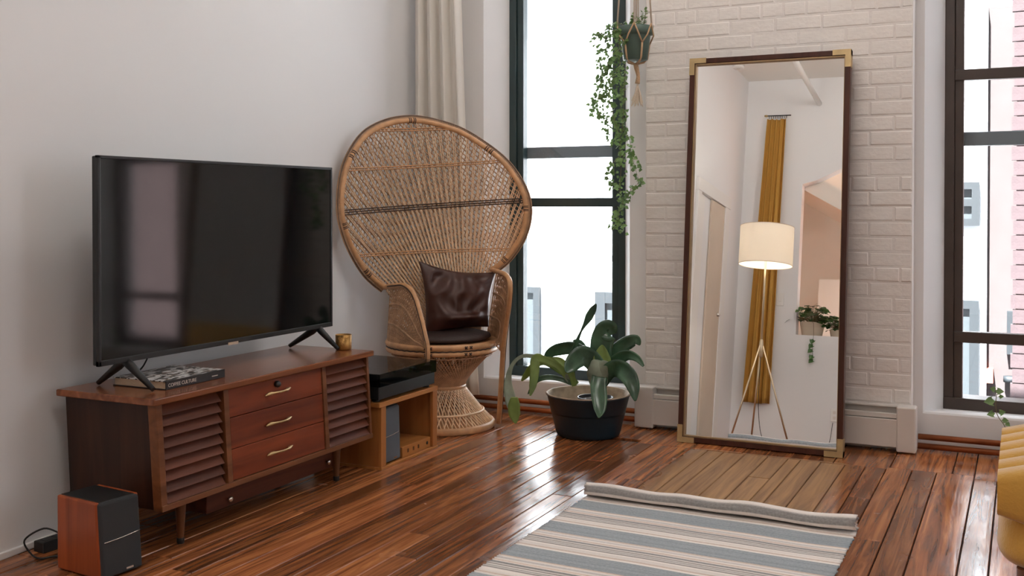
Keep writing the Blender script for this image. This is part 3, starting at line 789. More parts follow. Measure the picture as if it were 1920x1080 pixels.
def outward(k, d):
    a = rim_s[max(k-1, 0)]; b = rim_s[min(k+1, len(rim_s)-1)]
    tx, tz = b[0]-a[0], b[1]-a[1]; l_ = math.hypot(tx, tz) or 1
    return (rim_s[k][0]-tz/l_*d, rim_s[k][1]+tx/l_*d)
MB().tube([fan_pt(*outward(k, .022), -.006) for k in range(len(rim_s))], .0065, 6).build('outer_rim', M['caned'], pc)
# tight binding loops between the two rims
bm_ = MB()
for k in range(len(rim_s)-1):
    for q in (0, .2, .4, .6, .8):
        a = outward(k, .008); b = outward(k, .029); a2 = outward(k+1, .008); b2 = outward(k+1, .029)
        p0 = fan_pt(lerp(a[0], a2[0], q), lerp(a[1], a2[1], q), .006); p1 = fan_pt(lerp(b[0], b2[0], q), lerp(b[1], b2[1], q), -.006)
        bm_.tube([p0, (p0+p1)/2+Vector((0, 0, 0)), p1], .0024, 4, cap=False)
o = bm_.build('rim_binding', M['cane'], pc); o['kind'] = 'stuff'
for px, py in ((772, 226), (660, 289), (917, 282), (644, 423), (986, 391), (688, 511), (946, 487)):
    u, z = fan_uz(px, py)
    k = min(range(len(rim_s)), key=lambda i: (rim_s[i][0]-u)**2+(rim_s[i][1]-z)**2)
    k = max(1, min(len(rim_s)-2, k))
    a, b, c_ = rim_s[k-1], rim_s[k], rim_s[k+1]
    w_ = lambda p, q, s: (lerp(p[0], q[0], s), lerp(p[1], q[1], s))
    mb = MB()
    for s in (.28, .62):
        mb.tube([fan_pt(*w_(b, a, s-.1), .004), fan_pt(*w_(b, a, s+.1), .004)], .0142, 10); mb.tube([fan_pt(*w_(b, c_, s-.1), .004), fan_pt(*w_(b, c_, s+.1), .004)], .0142, 10)
    mb.build('dark_wrap', M['caned'], pc)
def clip(p0, d, pl):
    """parts of the line inside the polygon"""
    ts = []
    n = len(pl)
    for i in range(n):
        a = pl[i]; b = pl[(i+1) % n]
        ex, ez = b[0]-a[0], b[1]-a[1]
        den = d[0]*ez-d[1]*ex
        if abs(den) < 1e-9: continue
        t = ((a[0]-p0[0])*ez-(a[1]-p0[1])*ex)/den
        s = ((a[0]-p0[0])*d[1]-(a[1]-p0[1])*d[0])/den
        if 0 <= s < 1: ts.append(t)
    ts.sort(); return list(zip(ts[0::2], ts[1::2]))
ax_t = fan_uz(772, 226); ax_b = fan_uz(838, 520)
axd = Vector((ax_t[0]-ax_b[0], ax_t[1]-ax_b[1])); axd.normalize(); axp = Vector((axd.y, -axd.x))
def strand(mb, p0, d, off, r, wob=0.0):
    for t0, t1 in clip(p0, d, poly):
        if t1-t0 < .02: continue
        n = max(2, int((t1-t0)/.10))
        pts = []
        for k in range(n+1):
            t = lerp(t0, t1, k/n)
            pts.append(fan_pt(p0[0]+d[0]*t, p0[1]+d[1]*t, off+wob*math.sin(t*60)))
        mb.tube(pts, r, 4, cap=False)
rc = random.Random(5)
m1, m2, m3 = MB(), MB(), MB()
org = (ax_b[0]-axd.x*.42, ax_b[1]-axd.y*.42)
k = -62.0
while k <= 62:
    an = math.radians(k)*1.0
    d = (axd.x*math.cos(an)+axp.x*math.sin(an), axd.y*math.cos(an)+axp.y*math.sin(an))
    strand(m1, org, d, .005, .0029); 
    an += .008; d = (axd.x*math.cos(an)+axp.x*math.sin(an), axd.y*math.cos(an)+axp.y*math.sin(an))
    strand(m1, org, d, .005, .0027)
    k += 1.75
for sg in (-1, 1):
    an = math.radians(33*sg)
    d = (axd.x*math.cos(an)+axp.x*math.sin(an), axd.y*math.cos(an)+axp.y*math.sin(an))
    for q in range(-46, 47):
        c_ = (ax_b[0]+axd.x*.5+axp.x*q*.0225, ax_b[1]+axd.y*.5+axp.y*q*.0225)
        strand(m2, c_, d, -.002 if sg < 0 else -.006, .0032)
o = m1.build('fan_spokes', M['canel'], pc); o['kind'] = 'stuff'
o = m2.build('fan_lattice', M['cane'], pc); o['kind'] = 'stuff'
for (pa, pb_, nn_) in (((684, 319), (932, 305), 2), ((645, 403), (984, 380), 3), ((668, 482), (955, 470), 2), ((700, 246), (840, 243), 2)):
    A = fan_uz(*pa); B_ = fan_uz(*pb_); d = (B_[0]-A[0], B_[1]-A[1]); l_ = math.hypot(*d); d = (d[0]/l_, d[1]/l_)
    mb = MB()
    for q in range(nn_): strand(mb, (A[0], A[1]+q*.011), d, .008, .0030, .003)
    mb.build('cross_band', M['caned'] if nn_ == 3 else M['rattan'], pc)
# seat
def ring(r, z, n=48, c=(0, 0)): return [(c[0]+r*math.cos(2*math.pi*k/n), c[1]+r*math.sin(2*math.pi*k/n), z) for k in range(n)]
s_ = MB().lathe([(.255, ST-.06), (.274, ST-.056), (.279, ST-.045), (.274, ST-.034), (.270, ST-.032), (.278, ST-.026), (.283, ST-.014), (.278, ST-.003), (.262, ST), (.255, ST-.004)], 56).build('seat_rim', M['rattan'], pc)
MB().tube([(p[0], p[1], ST-.032+.0012*(-1)**i) for i, p in enumerate(ring(.2745, 0, 96))], .0032, 5, closed=True).build('dark_braid', M['caned'], s_)
MB().lathe([(.001, ST-.030), (.262, ST-.028), (.262, ST-.018), (.001, ST-.016)], 40).build('seat_base', M['cane'], pc)
for da in (-28, 12):
    mb = MB()
    for zz in (ST-.014, ST-.046):
        for q in (-.045, .045):
            a = NA+math.radians(da)+q
            r0 = .2835 if zz > ST-.03 else .2795
            mb.tube([(r0*math.cos(a+w), r0*math.sin(a+w), zz+dz_) for w, dz_ in ((-.022, -.006), (.022, .006))], .003, 5)
            mb.tube([(r0*math.cos(a+w), r0*math.sin(a+w), zz+dz_) for w, dz_ in ((-.022, .006), (.022, -.006))], .003, 5)
    mb.build('dark_wrap', M['caned'], s_)
# hourglass base
mu, ml, mx_ = MB(), MB(), MB()
nS = 84
for k in range(nS):
    a = 2*math.pi*k/nS
    for sg, tw in ((1, .85), (-1, .85)):
        p0 = (.252*math.cos(a), .252*math.sin(a), ST-.058); b = a+sg*tw
        mu.tube([p0, (.112*math.cos(b), .112*math.sin(b), .205)], .0033, 4, cap=False)
    tw = .42
    for sg in (1, -1):
        if k % 2 and sg < 0: continue
        b = a+sg*tw
        ml.tube([(.112*math.cos(a), .112*math.sin(a), .200), (.198*math.cos(lerp(a, b, .75)), .198*math.sin(lerp(a, b, .75)), .088), (.250*math.cos(b), .250*math.sin(b), .034)], .0030, 4, cap=False)
o = mu.build('upper_base_canes', M['cane'], pc); o['kind'] = 'stuff'
o = ml.build('lower_base_canes', M['canel'], pc); o['kind'] = 'stuff'
MB().lathe([(.108, .19), (.117, .193), (.120, .202), (.117, .211), (.108, .214)], 40).build('waist_band', M['rattan'], pc)
MB().tube(ring(.205, .085, 64), .006, 6, closed=True).build('hoop', M['canel'], pc)
MB().lathe([(.240, .001), (.256, .001), (.262, .008), (.262, .028), (.256, .036), (.240, .036)], 64).build('base_band', M['rattan'], pc)
MB().tube([(p[0], p[1], ST-.072+.002*(-1)**i) for i, p in enumerate(ring(.248, 0, 100))], .004, 5, closed=True).build('skirt_braid', M['cane'], pc)
# arms: the pole sweeps from the fan to the front and down to the floor
def seat_pt(a, r, z): return Vector((CC.x+r*math.cos(a), CC.y+r*math.sin(a), z))
aL, aR = math.radians(-77), math.radians(14)
pL = seat_pt(aL, .292, 0); pR = seat_pt(aR, .300, 0)
jl = BK+RR*rim[0][0]+NN*(WR*rim[0][0]**2-RCL*(rim[0][1]-.42))+Vector((0, 0, rim[0][1]))
jr = BK+RR*rim[-1][0]+NN*(WR*rim[-1][0]**2-RCL*(rim[-1][1]-.42))+Vector((0, 0, rim[-1][1]))
def armpt(px, py, base, k, jn):
    """point of the arm: on a plane through the post and the fan joint"""
    n = (Vector((jn.x, jn.y, 0))-Vector((base.x, base.y, 0))).cross(Vector((0, 0, 1)))
    return onplane(px, py, base, n)
ptsL = [jl]+[armpt(x_, y_, pL, 0, jl) for x_, y_ in ((742, 536), (760, 536), (776, 552), (788, 590), (796, 625), (802, 662))]
ptsL += [Vector((pL.x, pL.y, .20)), Vector((pL.x, pL.y, .012))]
ptsR = [jr]+[armpt(x_, y_, pR, 0, jr) for x_, y_ in ((938, 511), (950, 517), (957, 534), (955, 570), (949, 610), (944, 650))]
footR = on(935, 793, 2, .012)
ptsR += [on(938, 720, 2, .20) if False else (ptsR[-1]+footR)/2, footR]
arms = []
for pts, nm in ((ptsL, 'arm'), (ptsR, 'arm')):
    c_ = spline([P(p) for p in pts], 5)
    a_ = MB().tube(c_, .0125, 10).build(nm, M['rattan'], pc); arms.append(c_)
    out = [p+(Vector((p.x, p.y, 0)).normalized() if Vector((p.x, p.y, 0)).length > .01 else Vector((1, 0, 0)))*.014-NN*.006 for p in c_[3:]]
    MB().tube(out, .004, 6).build('edge_binding', M['caned'], a_)
    # woven side panel between the pole and the seat
    mb = MB()
    top = c_[3:32]
    inner_a = math.atan2(-NN.y, -NN.x)
    n = len(top)
    def panel_pt(s, v):
        """s along the pole, v down from the pole to the seat rim near the back"""
        p = top[min(n-1, int(s*(n-1)))]
        ang_front = math.atan2(top[-1].y, top[-1].x); ang_back = math.atan2(c_[0].y, c_[0].x)
        dlt = (ang_back-ang_front+math.pi) % (2*math.pi)-math.pi
        a = ang_front+dlt*(1-s)
        q = Vector((.272*math.cos(a), .272*math.sin(a), ST-.01))
        return p.lerp(q, v)
    for i in range(0, 34):
        s = i/33
        mb.tube([panel_pt(max(0, min(1, s+.0*v)), v) for v in (0, .25, .5, .75, 1)], .0028, 4, cap=False)
    for sg in (-1, 1):
        for i in range(-14, 48):
            s = i/33
            pp = [(s+sg*.42*v, v) for v in (0, .2, .4, .6, .8, 1)]
            pp = [q for q in pp if 0 <= q[0] <= 1]
            if len(pp) > 1: mb.tube([panel_pt(*q) for q in pp], .0026, 4, cap=False)
    for v in (.33, .68):
        mb.tube([panel_pt(s/16, v) for s in range(17)], .0055, 5, cap=False)
    o = mb.build('arm_weave', M['cane'], a_); o['kind'] = 'stuff'
# seat pad and leather cushion
o = MB().lathe([(.05, -.002), (.225, 0), (.243, .010), (.240, .022), (.20, .032), (.02, .034)], 40).build('seat_pad', M['seatc']); o.location = (CC.x, CC.y, ST+.002)
tag(o, 'round dark brown seat pad on the wicker chair', 'cushion')
def pillow():
    pl0 = CC-NN*.03; nrm = (NN+Vector((0, 0, .16))).normalized()
    cn = [onplane(x_, y_, pl0+Vector((0, 0, .47)), nrm) for x_, y_ in ((783, 487), (932, 509), (918, 614), (796, 632))]
    n = 30; fr, bk_ = [], []
    for i in range(n+1):
        v = i/n; rf_, rb_ = [], []
        for k in range(n+1):
            u = k/n
            # edges pulled in a little between the corners
            pin = .05*(math.sin(math.pi*u)*(abs(v-.5)*2)**3*(1 if v > .5 else -1)); pin2 = .05*(math.sin(math.pi*v)*(abs(u-.5)*2)**3*(1 if u > .5 else -1))
            uu, vv = u-pin2, v-pin
            top = cn[0].lerp(cn[1], uu); bot = cn[3].lerp(cn[2], uu); p = top.lerp(bot, vv)
            th = .085*(max(0, math.sin(math.pi*u))*max(0, math.sin(math.pi*v)))**.45
            th *= .65+.5*v
            fold = .026*noise.noise(Vector((u*3.1+2*v, v*2.6, 3)))-.034*abs(noise.noise(Vector((u*4.2+v*2.4, v*3.6-u*2, 9))))
            e_ = min(1, 6*min(u, v, 1-u, 1-v))
            sag = Vector((0, 0, -.012*math.sin(math.pi*u)*(1-v)))
            if v > .72: fold += .030*math.sin((v-.72)/.28*math.pi*1.6)*math.sin(math.pi*u)
            rf_.append(p+sag+nrm*(th+fold*e_)-CC); rb_.append(p+sag-nrm*th*.5-CC)
        fr.append(rf_); bk_.append(rb_)
    mb = MB(); mb.grid(fr); mb.grid([r[::-1] for r in bk_])
    o = mb.build('leather_cushion', M['leather']); o.location = CC
    bm = bmesh.new(); bm.from_mesh(o.data); bmesh.ops.remove_doubles(bm, verts=bm.verts, dist=.0008); bm.to_mesh(o.data); bm.free()
    for p_ in o.data.polygons: p_.use_smooth = True
    m = o.modifiers.new('sub', 'SUBSURF'); m.levels = 1; m.render_levels = 1
    tag(o, 'slouched dark brown leather cushion on the wicker chair', 'cushion')
pillow()

# ================================================================== CREAM CURTAIN IN THE CORNER
def curtain(name, m, top, bot, y, z0, z1, folds, amp, label, flare=None, ph=0.0, skew=0.0):
    rows = []; n = 90
    for i in range(31):
        v = i/30; z = lerp(z1, z0, v)
        a = interp([0, 1], [top[0], bot[0]], v); b = interp([0, 1], [top[1], bot[1]], v)
        if flare: b += flare*max(0, v-.55)**2*4
        r = []
        for k in range(n+1):
            u = k/n
            w = math.sin(u*folds*2*math.pi+ph+.7*math.sin(v*2.3+u*3))+.35*math.sin(u*folds*4.1*math.pi+1.3+v)
            r.append((lerp(a, b, u)+skew*v, y+amp*w*(.75+.4*v), z+.004*math.sin(u*9)))
        rows.append(r)
    c = thing(name, label, 'curtain', ((top[0]+top[1])/2, y, 0))
    rows = [[(p[0]-c.location.x, p[1]-y, p[2]) for p in r] for r in rows]
    MB().grid(rows).build('cloth', m, c, solid=.003)
    return c
cc_ = curtain('cream_curtain', M['curtain'], (-3.02, -2.765), (-3.02, -2.63), 4.985, .085, 3.25, 4, .028, 'gathered cream curtain hanging behind the wicker chair', .03, .6)
MB().tube([(-.15, 0, 3.262), (1.3, 0, 3.262)], .011, 10).build('curtain_rod', M['dark'], cc_)

# ================================================================== PLANTER WITH BROMELIAD
pk = Vector((-1.872, 4.70, 0))
pt = thing('planter_tub', 'wide dark teal tub on the floor holding the bromeliad', 'planter', pk)
MB().lathe([(.135, 0), (.148, .004), (.156, .025), (.196, .188), (.202, .196), (.198, .200), (.192, .196), (.180, .13), (.178, .110), (.002, .110)], 48).build('tub', M['pot'], pt)
MB().lathe([(.1985, .1975), (.2035, .2), (.1985, .204), (.191, .201), (.178, .135), (.002, .128)], 48, cap=False).build('liner', M['potrim'], pt)
br = thing('bromeliad', 'leafy bromeliad with arching strap leaves in the teal tub', 'plant', (pk.x+.045, pk.y-.02, .142))
npot = MB().lathe([(.070, 0), (.082, .03), (.085, .046), (.081, .046), (.078, .034), (.002, .034)], 30).build('nursery_pot', M['dark'], br)
MB().lathe([(.076, .033), (.05, .037), (.002, .039)], 24).build('potting_soil', M['soil'], br)
def leaf(cp, wid, y0, y1, m, base, cup=.25, parent=br, name='leaf', tw=0.0, nseg=7):
    """strap leaf: crop-pixel centreline, widths in px, world depth from y0 to y1"""
    n = len(cp); pts = []
    for i, (a, b) in enumerate(cp):
        px, py = 920+a/3.374, 540+b/3.374
        pts.append(on(px, py, 1, lerp(y0, y1, i/(n-1))))
    cl = spline(pts, nseg); m_ = len(cl)
    k_px = 5.0/F/3.374
    ws = [interp([j/(len(wid)-1) for j in range(len(wid))], wid, i/(m_-1))*k_px/2 for i in range(m_)]
    rows = []
    for i, p in enumerate(cl):
        t = (cl[min(i+1, m_-1)]-cl[max(i-1, 0)]).normalized()
        view = (CAM-p).normalized()
        side = t.cross(view)
        if side.length < .05: side = Vector((1, 0, 0))
        side.normalize(); nr = side.cross(t)
        if nr.dot(view) < 0: nr = -nr
        q = tw
        sd = side*math.cos(q)+nr*math.sin(q); nn2 = nr*math.cos(q)-side*math.sin(q)
        rows.append([p+sd*(ws[i]*s)+nn2*(-cup*ws[i]*(1-s*s)+cup*ws[i]*.5) - base for s in (-1, -.6, -.2, .2, .6, 1)])
    o = MB().grid(rows).build(name, m, parent, solid=.0018)
    return o
bb = br.location.copy()
LD, LY, LP_ = M['leafd'], M['leafy'], M['leafp']
yc = 4.68
leaf([(528, 610), (515, 470), (535, 370), (572, 275), (605, 215), (640, 150), (668, 100)], [26, 34, 50, 26, 12, 26, 52, 44, 6], yc, yc+.04, LD, bb, .3)
leaf([(505, 600), (420, 490), (300, 440), (200, 432), (135, 490), (110, 590), (122, 690), (145, 780), (160, 855)], [30, 36, 34, 26, 22, 24, 40, 66, 72, 50, 6], yc, yc-.16, LP_, bb, .15)
leaf([(150, 690), (148, 770), (158, 858)], [40, 78, 74, 8], yc-.165, yc-.17, LY, bb, .15)
leaf([(500, 590), (430, 500), (330, 450), (285, 450), (278, 530), (268, 610), (250, 682)], [34, 40, 44, 56, 62, 58, 46, 8], yc, yc-.12, LY, bb, .2)
leaf([(450, 540), (340, 470), (265, 500), (225, 550), (195, 588)], [24, 34, 44, 46, 36, 8], yc+.03, yc+.05, LY, bb, .2)
leaf([(515, 605), (440, 575), (360, 565), (300, 580), (265, 620), (235, 672)], [26, 32, 34, 34, 30, 22, 5], yc, yc-.08, LD, bb, .2)
leaf([(545, 610), (480, 540), (420, 470), (350, 440)], [36, 50, 56, 40, 10], yc+.02, yc+.0, LY, bb, .35)
leaf([(530, 620), (500, 520), (440, 460), (395, 440)], [30, 44, 40, 8], yc-.02, yc-.03, LY, bb, .3)
leaf([(690, 570), (640, 450), (540, 385), (450, 385), (380, 410), (325, 472)], [50, 70, 78, 82, 78, 58, 6], yc+.03, yc+.02, LD, bb, .22)
leaf([(640, 520), (605, 420), (560, 350), (520, 335)], [40, 56, 50, 12], yc+.06, yc+.09, LD, bb, .25)
leaf([(690, 600), (665, 490), (600, 430), (545, 450), (505, 495), (478, 535)], [80, 112, 122, 126, 112, 84, 14], yc-.02, yc-.15, LD, bb, .22)
leaf([(690, 640), (685, 540), (695, 440), (705, 340), (725, 285), (745, 270), (762, 300)], [70, 110, 134, 146, 146, 136, 70], yc, yc+.05, LD, bb, .35)
leaf([(702, 560), (703, 480), (704, 415), (706, 360)], [60, 110, 112, 70, 8], yc-.045, yc-.02, LY, bb, .4)
leaf([(740, 560), (760, 450), (810, 385), (870, 345), (920, 330), (945, 362)], [60, 76, 88, 88, 66, 8], yc+.04, yc+.07, LD, bb, .2)
leaf([(720, 590), (745, 500), (800, 455), (865, 425), (925, 445), (968, 495)], [60, 76, 78, 74, 58, 40, 14], yc, yc-.03, LD, bb, .2)
leaf([(700, 600), (750, 525), (810, 510), (865, 550), (900, 620), (915, 715)], [80, 96, 108, 112, 104, 78, 10], yc-.03, yc-.12, LD, bb, .22)
leaf([(678, 650), (680, 570), (668, 500), (645, 455)], [70, 120, 140, 100, 10], yc-.055, yc-.06, LP_, bb, -.35)
leaf([(685, 650), (690, 570), (715, 500), (745, 470)], [60, 110, 120, 80, 10], yc-.05, yc-.05, LP_, bb, -.35)
leaf([(690, 560), (682, 620), (688, 700), (690, 770), (683, 822)], [96, 100, 98, 74, 8], yc-.07, yc-.215, LD, bb, .2)

# ================================================================== HANGING POT WITH IVY
hp = Vector((-1.672, 4.80, 1.786))
gp = thing('hanging_pot', 'green plastic pot hanging in a cord holder beside the window', 'plant pot', hp)
MB().lathe([(.052, 0), (.058, .003), (.071, .115), (.073, .120), (.082, .122), (.085, .160), (.080, .162), (.077, .14), (.002, .138)], 36).build('pot_body', M['gpot'], gp)
MB().lathe([(.076, .139), (.04, .147), (.002, .15)], 20).build('potting_soil', M['soil'], gp)
mh = thing('macrame_hanger', 'pale knotted cord plant hanger with a frayed tassel around the green pot', 'plant hanger', hp)
top = Vector((0, .02, CEIL-1.786))
ang = [math.radians(a) for a in (-150, -75, -15, 100)]
def hcirc(a, r, z): return Vector((r*math.cos(a), r*math.sin(a), z))
for i, a in enumerate(ang):
    b = ang[(i+1) % 4]
    mid = a+(((b-a) % (2*math.pi))/2)
    mb = MB()
    mb.tube([hcirc(a, .0885, .168), hcirc(a, .06, .6), top-Vector((0, 0, .02))], .0032, 6)
    mb.tube([hcirc(a+.09, .088, .168), hcirc(a+.1, .055, .6), top-Vector((0, 0, .02))], .0026, 6)
    mb.build('hanging_cord', M['rope'], mh)
    mb = MB()
    mb.tube([hcirc(a, .0885, .168), hcirc((a+mid)/2, .086, .115), hcirc(mid, .0725, .078)], .004, 6)
    mb.tube([hcirc(b, .0885, .168), hcirc(mid+(((b-mid) % (2*math.pi)))/2, .086, .115), hcirc(mid, .0725, .078)], .004, 6)
    mb.tube([hcirc(mid, .0725, .078), hcirc(mid, .062, .01), hcirc(mid, .045, -.006), (0, 0, -.018)], .0048, 6)
    mb.build('net_cord', M['jute'], mh)
MB().tube(spline([(0, 0, -.012), (.008, 0, -.045), (.014, 0, -.075), (.010, 0, -.11)], 4), [.010, .011, .012, .012, .011, .010, .010, .009, .009, .010, .011, .012, .012], 8).build('knot', M['jute'], mh)
mb = MB()
for k in range(46):
    a = rc.uniform(0, 6.28); r = rc.uniform(.008, .03)
    mb.tube([(.011, 0, -.105), (.010+r*.5*math.cos(a), r*.5*math.sin(a), -.155), (.006+r*math.cos(a), r*math.sin(a), -.205+rc.uniform(-.015, .02))], .0016, 4, cap=False)
o = mb.build('tassel', M['rope'], mh); o['kind'] = 'stuff'
iv = thing('trailing_ivy', 'long trailing ivy vines spilling from the green hanging pot', 'plant', (hp.x, hp.y, hp.z+.14))
def ivp(a, b, y): return on(940+a/2.25, b/2.25, 1, y)
vines = [([(560, 110), (480, 95), (440, 140), (400, 150), (408, 230), (425, 300), (405, 350)], 4.74), ([(530, 115), (470, 130), (430, 190), (445, 260), (460, 330), (440, 400), (395, 420), (385, 460), (410, 490)], 4.72),
         ([(540, 115), (490, 120), (455, 200), (450, 300), (440, 380), (430, 450), (445, 520), (460, 600)], 4.75), ([(560, 115), (500, 140), (480, 260), (470, 350), (465, 430), (480, 520), (500, 600), (515, 680)], 4.78),
         ([(560, 115), (505, 150), (500, 260), (505, 340), (500, 420), (510, 520), (500, 600), (505, 700), (500, 800), (515, 860)], 4.74), ([(570, 112), (512, 180), (520, 300), (518, 380), (515, 480), (512, 560)], 4.70),
         ([(520, 560), (540, 590), (548, 650), (565, 710), (578, 770), (545, 800), (535, 840)], 4.76), ([(505, 650), (470, 690), (455, 720), (462, 760), (470, 790)], 4.74), ([(512, 850), (505, 885), (490, 905), (505, 940), (515, 975)], 4.74), ([(500, 880), (485, 940), (468, 945)], 4.74),
         ([(505, 200), (470, 230), (440, 290), (415, 330), (420, 400)], 4.73), ([(505, 260), (480, 320), (455, 400), (470, 480), (495, 560)], 4.70)]
sm_ = MB(); lf = MB()
def ivy_leaf(mb, p, d, s, nrm):
    d = d.normalized(); sd = d.cross(nrm)
    if sd.length < .1: sd = Vector((1, 0, 0))
    sd.normalize(); nr = sd.cross(d)
    o_ = [(0, 0, 0), (.32, .28, .06), (.5, .12, .02), (.38, .55, .05), (.0, 1.0, -.10), (-.38, .55, .05), (-.5, .12, .02), (-.32, .28, .06), (0, .45, -.04)]
    vs = [p+sd*(a*s)+d*(b*s)+nr*(c*s) for a, b, c in o_]
    mb.add(vs, [(0, 1, 8), (1, 2, 3), (1, 3, 8), (3, 4, 8), (8, 4, 5), (8, 5, 7), (7, 5, 6), (0, 8, 7)])
rv = random.Random(21)
for cp, y in vines:
    pts = [ivp(a, b, y+rv.uniform(-.015, .015)) for a, b in cp]
    pts[0] = Vector((hp.x+rv.uniform(-.04, .04), hp.y+rv.uniform(-.03, .03), hp.z+.14)) if cp[0][1] < 130 else pts[0]
    c_ = spline(pts, 7)
    sm_.tube([p-iv.location for p in c_], .0013, 4, cap=False)
    for i, p in enumerate(c_[4:]):
        dens = 2 if len(cp) > 6 else 1.4
        for q in range(int(dens+rv.random()*.9)):
            d = Vector((rv.uniform(-1, 1), rv.uniform(-1, .6), rv.uniform(-1.1, .35)))
            nr = Vector((rv.uniform(-.6, .6), -1, rv.uniform(0, 1.0)))
            ivy_leaf(lf, p-iv.location+d*.006+Vector((rv.uniform(-.012, .012), rv.uniform(-.012, .012), rv.uniform(-.01, .01))), d, rv.uniform(.016, .028), nr)
for k in range(9):                       # upright shoots in the pot
    a = rv.uniform(-.035, .045); b = rv.uniform(-.03, .03)
    h_ = rv.uniform(.04, .11)
    base = Vector((a, b, 0)); tip = Vector((a*1.3+.01, b, h_))
    sm_.tube([base, (base+tip)/2+Vector((.004, 0, 0)), tip], .0012, 4, cap=False)
    for q in range(9):
        p = base.lerp(tip, .25+.75*q/8); d = Vector((rv.uniform(-1, 1), rv.uniform(-1, 1), rv.uniform(0, .8)))
        ivy_leaf(lf, p, d, rv.uniform(.012, .022), Vector((rv.uniform(-.5, .5), -.6, 1)))
sm_.build('vines', M['stem'], iv)
o = lf.build('leaves', M['ivy'], iv); o['kind'] = 'stuff'

# ================================================================== LEANING MIRROR
TH = math.radians(6.2)
mr_ = thing('leaning_mirror', 'tall wooden framed mirror with brass corners leaning on the brick pier', 'mirror', (-1.072, 4.733, .0))
mr_.rotation_euler = (-TH, 0, 0)
MW, MH, FW, FDp = .738, 1.806, .024, .046
def mbx(name, x0, x1, y0, y1, z0, z1, m, bev=.0015): return box(name, x0, x1, y0, y1, z0, z1, m, mr_, bev)
h2 = MW/2
mbx('frame_rail', -h2, -h2+FW, 0, FDp, 0.004, MH, M['mirframe']); mbx('frame_rail', h2-FW, h2, 0, FDp, 0.004, MH, M['mirframe'])
mbx('frame_rail', -h2+FW, h2-FW, 0, FDp, MH-FW, MH, M['mirframe']); mbx('frame_rail', -h2+FW, h2-FW, 0, FDp, .004, FW+.004, M['mirframe'])
lw = .007
mbx('inner_lip', -h2+FW, -h2+FW+lw, .004, .028, FW+.004, MH-FW, M['mirgold'], .001); mbx('inner_lip', h2-FW-.003, h2-FW, .004, .028, FW+.004, MH-FW, M['mirgold'], .001)
mbx('inner_lip', -h2+FW, h2-FW, .004, .028, MH-FW-lw, MH-FW, M['mirgold'], .001); mbx('inner_lip', -h2+FW, h2-FW, .004, .028, FW+.004, FW+.004+lw, M['mirgold'], .001)
mbx('glass', -h2+FW-.004, h2-FW+.004, .020, .024, FW, MH-FW+.004, M['mirror'], 0)
mbx('backing', -h2+.004, h2-.004, .030, FDp-.004, .008, MH-.004, M['walnutS'], 0)
for sx_ in (-1, 1):
    for sz in (0, 1):
        L_ = .078; e_ = .0022
        xo = sx_*h2; zo = MH if sz else .004
        q = MB()
        xa, xb = sorted((xo+sx_*e_, xo-sx_*L_)); za, zb = sorted((zo+(e_ if sz else -e_), zo-(FW*.95 if sz else -FW*.95)))
        q.box(xa, xb, -e_, FDp+.001, za, zb)
        xa, xb = sorted((xo+sx_*e_, xo-sx_*FW*.95)); za, zb = sorted((zo+(e_ if sz else -e_), zo-(L_ if sz else -L_)))
        q.box(xa, xb, -e_*1.05, FDp+.001, za, zb)
        q.build('corner_bracket', M['bracket'], mr_)

